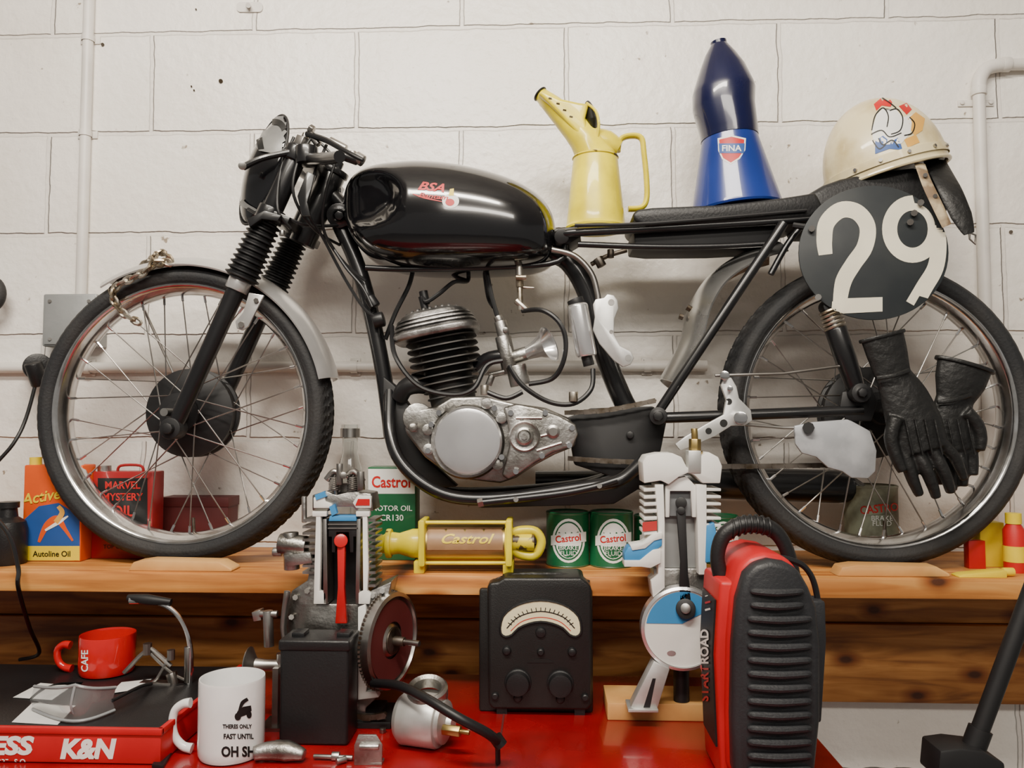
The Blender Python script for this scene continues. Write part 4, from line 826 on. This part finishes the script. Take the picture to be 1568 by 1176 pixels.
for x in (512,540):
    c0=U(x,752,Yc+.01); sp.append(tube([c0+V(math.cos(k*.7)*.009,math.sin(k*.7)*.009,k*.0004) for k in range(70)],.0015,6,1))
C('valve_springs',sp,steel)
C('rocker_gear',[tube([U(500,735,Yc+.01),U(512,722,Yc+.01),U(526,730,Yc+.01)],.006,10,4),tube([U(530,730,Yc+.01),U(542,722,Yc+.01),U(556,738,Yc+.01)],.006,10,4),cyl(U(526,728,Yc-.01),U(526,728,Yc+.04),.006,12),prism([(505,755),(508,740),(548,740),(552,755)],Yc+.03,.03),cyl(U(520,742,Yc),U(520,710,Yc),.006,8),cyl(U(553,750,Yc),U(552,722,Yc),.007,8)],steel,bevel=.001)
C('carburettor',[cyl(U(428,832,Yc+.02),U(470,836,Yc+.02),.018,20),cyl(U(445,815,Yc+.02),U(447,872,Yc+.02),.014,18),prism([(434,850),(475,846),(478,862),(438,868)],Yc,.03),cyl(U(418,845,Yc+.02),U(432,845,Yc+.02),.008,10),cyl(U(466,800,Yc+.02),U(466,760,Yc+.02),.005,10)],alu,bevel=.002)
C('left_linkage',[tube([U(440,905,Yc),U(434,960,Yc),U(440,1000,Yc),U(428,1020,Yc)],.006,10,4),cyl(U(410,935,Yc),U(412,990,Yc),.009,12),cyl(U(398,940,Yc),U(425,940,Yc),.006,10),prism([(385,938),(398,934),(400,950),(388,952)],Yc,.02),cyl(U(432,1000,Yc),U(432,1030,Yc),.010,12)],steel,bevel=.001)
fa=V(.93,-.36,0).normalized(); fc=U(597,980,Yc+.02)
C('flywheel',[lathe(fc,fa,[(0,-.012),(.083,-.012),(.083,.008),(.076,.010),(.074,.004),(.03,.002),(.02,.010),(0,.010)],64)],steel,bevel=0)
C('flywheel_teeth',[box(fc+(V(0,0,1)*math.sin(t)+fa.cross(V(0,0,1))*math.cos(t))*.084-fa*.008,(.004,.004,.004)) for t in [i*2*math.pi/70 for i in range(70)]],rusty)
C('flywheel_red_face',[lathe(fc+fa*.0052,fa,[(.032,-.001),(.070,-.001),(.070,.0005),(.032,.0005)],48,True)],darkred)
C('flywheel_hub',[cyl(fc-fa*.0,fc+fa*.03,.008,16),cyl(fc+fa*.004,fc+fa*.010,.024,24)],rusty,bevel=.001)
C('flywheel_shaft',[cyl(fc-fa*.06,fc+fa*.06,.005,14)],steel)
C('base_plate',[bb(U(440,1100,Yc).x,U(600,1100,Yc).x,Yc-.01,Yc+.09,BZ,BZ+.012),bb(U(455,1100,Yc).x,U(580,1100,Yc).x,Yc+.012,Yc+.08,BZ+.01,U(500,1098,Yc).z+.004)],satin,bevel=.002)
C('base_chain',rchain([U(545,1096,Yc-.015),U(570,1098,Yc-.015),U(600,1092,Yc-.015)]),rusty)
# black battery
e=E('black_battery'); Yb=bY(470,1142); zt=U(480,986,Yb).z
obj('case',[bb(U(428,1000,Yb).x,U(545,1000,Yb).x-.012,Yb,Yb+.07,BZ,zt)],plasblk,e,bevel=.006,seg=3)
obj('lid',[bb(U(426,1000,Yb).x,U(547,1000,Yb).x-.012,Yb-.002,Yb+.072,zt-.012,zt+.006)],plasblk,e,bevel=.004,seg=3)
obj('terminal_lug',[bb(U(440,1000,Yb).x,U(460,1000,Yb).x,Yb+.02,Yb+.05,zt+.004,zt+.013),bb(U(510,1000,Yb).x,U(535,1000,Yb).x-.005,Yb+.02,Yb+.05,zt+.004,zt+.013)],plasblk,e,bevel=.002)
# ---- multimeter
e=E('analogue_multimeter'); Ym=1.46
mo=obj('case',prism([(746,898),(752,892),(762,892),(772,885),(890,885),(900,893),(906,900),(906,1080),(900,1088),(754,1086),(748,1078)],Ym,.10),crackle,e,bevel=.005,seg=3)
z=U(780,1088,Ym).z
obj('case_back',bb(U(736,1000,Ym+.06).x,U(906,1000,Ym+.06).x,Ym+.02,Ym+.033,BZ,U(800,905,Ym).z),crackle,e,bevel=.005)
obj('feet',[bb(U(x,1080,Ym).x,U(x+16,1080,Ym).x,Ym+.01,Ym+.08,BZ,z+.005) for x in (760,880)],plasblk,e)
cres=[(766,960),(770,944),(785,930),(805,922),(828,919),(851,922),(871,930),(886,944),(890,960),(889,970),(882,975),(872,972),(862,962),(846,955),(828,952),(810,955),(794,962),(784,972),(774,975),(767,970)]
mw=obj('meter_scale',prism(cres,Ym-.002,.004),scalem,e)
obj('meter_bezel',tube([U(x,y,Ym-.002) for x,y in cres+[cres[0]]],.0022,6,2),plasblk,e)
dstroke('scale_arc',[(776,962),(795,944),(828,936),(861,944),(880,962)],1.6,mw,inkblack,e); 
dstroke('scale_arc_b',[(782,966),(800,951),(828,945),(856,951),(874,966)],1,mw,inkred,e)
for i in range(17):
    a=math.radians(212+116*i/16); x=828+52*math.cos(a); y=980+44*math.sin(a); dstroke('tick_%d'%i,[(x,y),(x+7*math.cos(a),y+6*math.sin(a))],1.2,mw,inkblack,e)
def knob(x,y,r,dep,nm): obj(nm,lathe(U(x,y,Ym),(0,-1,0),[(0,-.001),(L(r*1.15,Ym),-.001),(L(r*1.1,Ym),.003),(L(r,Ym),.004),(L(r*.92,Ym),dep),(L(r*.7,Ym),dep+.001),(0,dep+.001)],28),plasblk,e)
knob(793,1045,18,.016,'range_knob_left'); knob(858,1047,18,.016,'range_knob_right'); knob(828,968,7,.004,'zero_screw'); knob(828,998,5,.006,'button_top'); knob(776,996,6,.006,'button_left'); knob(876,998,6,.006,'button_right'); knob(793,1068,6,.006,'terminal_a'); knob(858,1070,6,.006,'terminal_b'); knob(758,1066,5,.004,'screw_a'); knob(896,1068,5,.004,'screw_b')
obj('switch_window',prism(ell(828,1018,22,9,20,200,340),Ym-.001,.002),inkblack,e)
obj('carry_strap',tube([U(752,893,Ym+.04),U(790,882,Ym+.04),U(860,882,Ym+.04),U(902,893,Ym+.04)],.006,10,5),leather,e)
# ---- right cutaway
e=E('cutaway_two_stroke_engine'); Yr=1.42
Yb2=bY(1000,1104); zt=BZ+.030
obj('wooden_base',[bb(U(930,1090,Yb2).x,U(1090,1090,Yb2).x,Yb2,Yb2+.10,BZ,zt)],lightw,e,bevel=.002)
C('stand',[prism3([V(U(962,1070,Yr).x,Yr-.01,zt),V(U(1004,1070,Yr).x,Yr-.01,zt),V(U(1024,1016,Yr).x,Yr-.01,U(1015,1022,Yr).z),V(U(1000,1012,Yr).x,Yr-.01,U(1000,1010,Yr).z)],(0,.03,0)),prism3([V(U(960,1070,Yr).x,Yr-.018,zt),V(U(1006,1070,Yr).x,Yr-.018,zt),V(U(1006,1070,Yr).x,Yr-.018,zt+.006),V(U(960,1070,Yr).x,Yr-.018,zt+.006)],(0,.05,0))],alusheet,bevel=.0015)
C('stand_cutout',prism3([V(U(984,1066,Yr).x,Yr-.0105,zt+.006),V(U(994,1066,Yr).x,Yr-.0105,zt+.006),V(U(1003,1036,Yr).x,Yr-.0105,U(1000,1036,Yr).z),V(U(998,1036,Yr).x,Yr-.0105,U(1000,1036,Yr).z)],(0,.0005,0)),satin)
C('rear_post',[cyl(V(U(1050,1050,Yr).x,Yr+.045,zt),V(U(1050,1050,Yr).x,Yr+.045,U(1035,960,Yr).z),.014,20)],satin)
fw=U(1045,962,Yr); rr=L(62,Yr)
C('flywheel_rim',lathe(fw,(0,-1,0),[(0,-.02),(rr,-.02),(rr,.004),(rr*.93,.006),(rr*.93,.0),(0,.0)],64),alupol)
wd=C('flywheel_web',lathe(fw,(0,-1,0),[(0,-.001),(rr*.92,-.001),(rr*.92,.003),(0,.003)],64),white)
bw=[(1045,955)]+[(1045+56*math.cos(math.radians(a)),962+56*math.sin(math.radians(a))) for a in range(188,330,6)]
dpoly('flywheel_blue_sector',bw,wd,skyblue,e,.001)
dpoly('flywheel_mark',ell(1028,1000,7,4,12),wd,alupol,e,.001)
C('crankcase_half',[prism([(1000,870),(1085,870),(1098,900),(1106,960),(1085,1000),(1040,925),(1003,915)],Yr+.022,.05)],alu,bevel=.003)
C('cylinder_body',[prism([(1003,742),(1016,742),(1018,800),(1018,900),(1000,915),(997,890),(1008,880),(1008,800)],Yr,.05),prism([(1066,742),(1082,742),(1082,800),(1082,880),(1070,880),(1068,800)],Yr,.05)],white,bevel=.001)
C('cylinder_bore',prism([(1014,742),(1070,742),(1070,900),(1014,905)],Yr+.03,.03),M('bore_grey',(.30,.31,.31),.5),bevel=.001)
C('cooling_fins',[prism([(986,y),(1006,y-1),(1006,y+4),(986,y+5)],Yr+.002,.07) for y in range(748,815,11)]+[prism([(1080,y-1),(1104,y),(1104,y+4),(1080,y+4)],Yr+.002,.07) for y in range(748,815,11)],white,bevel=.0006)
C('cylinder_head',[prism([(984,708),(990,698),(1010,694),(1030,694),(1044,700),(1052,716),(1062,718),(1070,700),(1085,692),(1100,700),(1106,714),(1103,740),(1076,740),(1064,728),(1054,724),(1040,730),(1024,742),(1012,736),(986,740)],Yr-.004,.07)],white,bevel=.002)
C('piston',[prism([(1019,745),(1036,732),(1052,730),(1066,745),(1066,792),(1060,792),(1058,752),(1026,752),(1025,792),(1019,792)],Yr+.006,.025)],white,bevel=.001)
C('piston_interior',prism([(1022,748),(1062,748),(1062,790),(1022,790)],Yr+.018,.012),M('piston_grey',(.18,.19,.20),.5))
C('piston_pin',[cyl(U(1043,770,Yr-.004),U(1043,770,Yr+.03),.010,20),cyl(U(1043,782,Yr-.006),U(1043,782,Yr+.02),.007,20)],satin,bevel=.001)
C('connecting_rod',[prism([(1036,782),(1050,782),(1054,880),(1060,925),(1040,925),(1042,860)],Yr-.004,.008),cyl(U(1050,932,Yr-.012),U(1050,932,Yr+.002),.017,24)],satin,bevel=.0015)
C('big_end_pin',[cyl(U(1050,932,Yr-.016),U(1050,932,Yr-.01),.009,16)],steel,bevel=.001)
C('transfer_port_left',[prism([(962,838),(985,836),(1000,822),(1014,824),(1014,836),(1000,845),(992,858),(978,862),(956,862),(956,848)],Yr-.004,.04)],skyblue,bevel=.002)
C('port_walls_left',[prism([(956,858),(980,858),(992,848),(1000,842),(1012,840),(1012,862),(996,870),(982,868),(956,868)],Yr-.006,.04),prism([(965,835),(985,832),(998,820),(1014,815),(1014,825),(1002,828),(988,840),(968,843)],Yr-.006,.04)],white,bevel=.001)
C('port_red_face',[prism([(984,800),(1006,798),(1006,812),(984,814)],Yr+.0,.002)],M('port_red',(.45,.03,.03),.5))
C('transfer_port_right',[prism([(1082,805),(1094,800),(1100,830),(1094,860),(1080,862)],Yr-.002,.03)],skyblue,bevel=.002)
C('spark_plug',[cyl(U(1064,694,Yr+.02),U(1064,672,Yr+.02),.011,6),cyl(U(1064,700,Yr+.02),U(1064,690,Yr+.02),.014,16),cyl(U(1064,674,Yr+.02),U(1063,656,Yr+.02),.006,12)],brass,bevel=.001)
C('head_plug_boss',[prism([(1054,690),(1074,690),(1074,725),(1054,725)],Yr-.006,.03)],alusheet,bevel=.002)
# ---- jump starter
e=E('portable_jump_starter'); Yj=1.15
side=[(1142,880),(1158,864),(1180,858),(1205,862),(1224,872),(1240,900),(1252,930),(1258,990),(1258,1100),(1250,1180),(1246,1205),(1132,1205),(1124,1180),(1122,1100),(1124,990),(1130,920)]
def js(P,Y,dx=0): return [V(U(x,y,Yj).x+dx,Y,max(BZ+.0005,U(x,y,Yj).z)) for x,y in P]
def outs(P,s,cx=1190,cy=1040): return [(cx+(x-cx)*s,cy+(y-cy)*s) for x,y in P]
obj('side_panel',prism3(js(side,Yj),(0,.035,0)),plasgrey,e,bevel=.010,seg=3)
obj('red_body',prism3(js(outs(side,1.035),Yj+.03),(0,.15,0)),redpl,e,bevel=.012,seg=3)
obj('far_panel',prism3(js(outs(side,1.0),Yj+.178),(0,.03,0)),plasgrey,e,bevel=.010,seg=3)
ribs=[]
for i in range(14):
    y=905+i*21; xl=1146 if y>930 else 1150; xr=1240 if y>930 else 1228
    ribs.append(tube([U(xl,y,Yj-.001),U(xl+8,y+1,Yj-.004),U((xl+xr)/2,y+3,Yj-.006),U(xr-6,y+1,Yj-.004),U(xr,y,Yj-.001)],[.003,.005,.006,.005,.003],10,4))
obj('panel_ribs',ribs,plasgrey,e)
xl=U(1122,1040,Yj).x-.004
ztop=U(1110,900,Yj).z; zmid=U(1110,1020,Yj).z
obj('label_face',prism3([V(xl-.004,Yj+.045,BZ+.004),V(xl-.010,Yj+.045,zmid),V(xl-.002,Yj+.045,ztop),V(xl+.03,Yj+.045,ztop),V(xl+.03,Yj+.045,BZ+.004)],(0,.12,0)),redpl,e,bevel=.006,seg=3)
pl=obj('label_plate',prism3([V(xl-.0085,Yj+.06,BZ+.05),V(xl-.0125,Yj+.06,zmid),V(xl-.0075,Yj+.06,ztop-.03),V(xl-.005,Yj+.06,ztop-.03),V(xl-.008,Yj+.06,zmid),V(xl-.004,Yj+.06,BZ+.05)],(0,.09,0)),inkblack,e)
def c2p(p):
    q=R.transposed()@(p-CAM); return (CX-F*q.x/q.z, CY+F*q.y/q.z)
pa=c2p(V(xl-.012,Yj+.105,zmid))
for i,(t,dy,mt) in enumerate((('ROAD',-8,inkwhite),('START',48,inkred))): dtext('label_text_%d'%i,t,pa[0]+5,pa[1]+dy+10,12,pl,mt,e,ang=90,bold=.03,off=.0016,sx=1.1)
for i in range(4): dstroke('label_line_%d'%i,[(pa[0]-8,pa[1]-85+i*11),(pa[0]+8,pa[1]-89+i*11)],[3,3],pl,inkwhite if i%2 else inkred,e,.0014)
obj('carry_handle',tube([V(U(x,y,Yj).x,Yj+.10,U(x,y,Yj).z) for x,y in ((1128,905),(1122,870),(1132,836),(1160,818),(1195,818),(1222,832),(1240,865),(1252,915))],[.012,.011,.012,.013,.013,.012,.011,.010],14,5),plasblk,e)
obj('grip_ribs',[cyl(V(U(x,y,Yj).x,Yj+.10,U(x,y,Yj).z),V(U(x+4,y,Yj).x,Yj+.10,U(x+4,y,Yj).z),.0155,16) for x,y in ((1145,824),(1155,820),(1165,817),(1175,816),(1185,816),(1195,818),(1205,821))],plasblk,e,bevel=.001)
obj('jump_cable',tube([V(U(x,y,Yj).x,Yj+.05,U(x,y,Yj).z) for x,y in ((1190,860),(1225,866),(1252,880),(1268,915),(1276,990),(1272,1060))],.0045,10,6),softrub,e)
obj('clamp_holder',prism3(js([(1240,925),(1276,928),(1278,990),(1270,1120),(1240,1120)],Yj+.03),(0,.04,0)),plasgrey,e,bevel=.004)
# ---- starter motor
e=E('starter_motor'); Yk=bY(650,1150)+.03; 
P0=U(622,1100,Yk-.0); P1=U(668,1118,Yk-.015); rk=.042; P0.z=BZ+rk; P1.z=BZ+rk
obj('motor_can',lathe(P0,P1-P0,[(0,-.012),(.034,-.010),(.041,-.002),(.042,.0),(.042,.058),(.040,.062),(.030,.064),(0,.066)],40),alusheet,e)
d=(P1-P0).normalized()
obj('end_cap',[lathe(P0+d*.062,d,[(0,0),(.034,0),(.034,.008),(.015,.014),(.012,.022),(0,.022)],32)],alusheet,e)
obj('terminal_post',[cyl(P0+d*.07+V(0,-.03,0),P0+d*.10+V(0,-.03,0),.009,6),cyl(P0+d*.1+V(0,-.03,0),P0+d*.115+V(0,-.03,0),.004,10)],brass,e,bevel=.001)
pr=U(655,1052,Yk); obj('solenoid_ring',lathe(pr-V(0,0,.018),V(0,-.35,1),[(.026,0),(.034,.004),(.034,.020),(.030,.024),(.024,.020),(.022,.004)],32,True),alu,e)
obj('neck',cyl(V(pr.x,pr.y,BZ+.06),pr-V(0,0,.01),.022,20),alu,e)
obj('motor_text_plate',bb(P0.x+.01,P0.x+.03,P0.y-.043,P0.y-.040,P0.z-.01,P0.z+.012),alusheet,e)
e=E('rubber_hose'); obj('hose',tube([U(572,1046,1.36),U(610,1050,1.30),U(650,1068,1.24),U(700,1098,1.21),U(745,1122,1.22),U(764,1137,1.24)],.0075,12,6),softrub,e)
obj('hose_end',[cyl(U(758,1128,1.24),U(768,1142,1.24),.010,14),tube([U(762,1138,1.24),V(U(762,1138,1.24).x,1.25,BZ+.004)],.004,8,1)],softrub,e)
def small(name,parts,mat): 
    e=E(name); obj('body',parts,mat,e,bevel=.001)
def bp(x,y,z=0): q=G(x,y,BZ); return q+V(0,0,z)
small('drain_tap',[tube([bp(388,1168,.014),bp(410,1166,.016),bp(440,1166,.016),bp(466,1168,.012)],[.010,.014,.016,.008],14,4),cyl(bp(425,1165,.016),bp(425,1165,.03),.008,10)],alu)
small('needle_valve',[cyl(bp(480,1164,.006),bp(540,1166,.006),.0035,10),cyl(bp(508,1164,.006),bp(520,1164,.006),.007,10),cyl(bp(515,1172,.006),bp(530,1168,.006),.005,10)],steel)
small('steel_bracket',[prism3([bp(542,1172,0),bp(585,1172,0),bp(585,1172,.030),bp(575,1172,.046),bp(548,1172,.046),bp(542,1172,.030)],(0,.004,0)),cyl(bp(550,1174,.03),bp(580,1174,.03),.005,10),bb(bp(542,1172).x,bp(585,1172).x,bp(560,1172).y,bp(560,1172).y+.02,BZ,BZ+.004)],alu)
small('rubber_pad',[prism3([bp(232,1176),bp(254,1150),bp(266,1152),bp(250,1178)],(0,0,.006))],plasblk)
small('drive_chain_piece',rchain([bp(530,1120,.006),bp(560,1112,.006),bp(590,1112,.006),bp(605,1105,.006)]),rusty)
small('steel_washers',[cyl(bp(720,1110,0),bp(720,1110,.004),.008,14),cyl(bp(586,1122,0),bp(586,1122,.008),.006,6)],steel)
# stand at right
e=E('black_support_stand'); Yp=1.25
p0=U(1488,1152,Yp); p1=U(1600,850,Yp)
obj('leaning_pole',tube([p0,p1],.013,16,1),satin,e); obj('clamp_head',[prism([(1440,1150),(1470,1146),(1505,1150),(1540,1170),(1540,1195),(1436,1195)],Yp-.03,.06)],satin,e,bevel=.004)
obj('upright',tube([V(p0.x,Yp,U(1488,1190,Yp).z),V(p0.x,Yp,.02)],.016,16,1),satin,e); obj('foot',[cyl(V(p0.x,Yp,0),V(p0.x,Yp,.025),.14,32)],satin,e,bevel=.004)
obj('pole_collar',tube([p0+(p1-p0)*.02,p0+(p1-p0)*.12],.017,16,1),satin,e)
# ================================================================= lights
def area(name,loc,tgt,sx,sy,en,col):
    l=bpy.data.lights.new(name,'AREA'); l.shape='RECTANGLE'; l.size=sx; l.size_y=sy; l.energy=en; l.color=col
    o=bpy.data.objects.new(name,l); sc.collection.objects.link(o); o.location=loc; d=Vector(tgt)-Vector(loc); o.rotation_euler=d.to_track_quat('-Z','Y').to_euler(); return o
area('ceiling_lamp_main',(-.35,.15,3.0),(-.2,1.7,1.35),1.5,.16,76,(1,.92,.80))
area('ceiling_lamp_back',(.3,-1.6,3.1),(.0,1.6,1.2),2.2,.3,60,(1,.92,.81))
e=E('ceiling_light_fitting'); obj('housing',[bb(-1.1,.7,.05,.25,3.06,3.2)],white,e,bevel=.01)
w=bpy.data.worlds.new('room_world'); sc.world=w; w.use_nodes=True; bg=w.node_tree.nodes['Background']; bg.inputs[0].default_value=(.97,.92,.85,1); bg.inputs[1].default_value=.27
cam=bpy.data.cameras.new('camera'); co=bpy.data.objects.new('camera',cam); sc.collection.objects.link(co); co.location=CAM; co.rotation_euler=(math.radians(92.9),0,math.radians(2.3))
cam.sensor_width=36; cam.lens=36*F/1568; cam.clip_start=.05; sc.camera=co
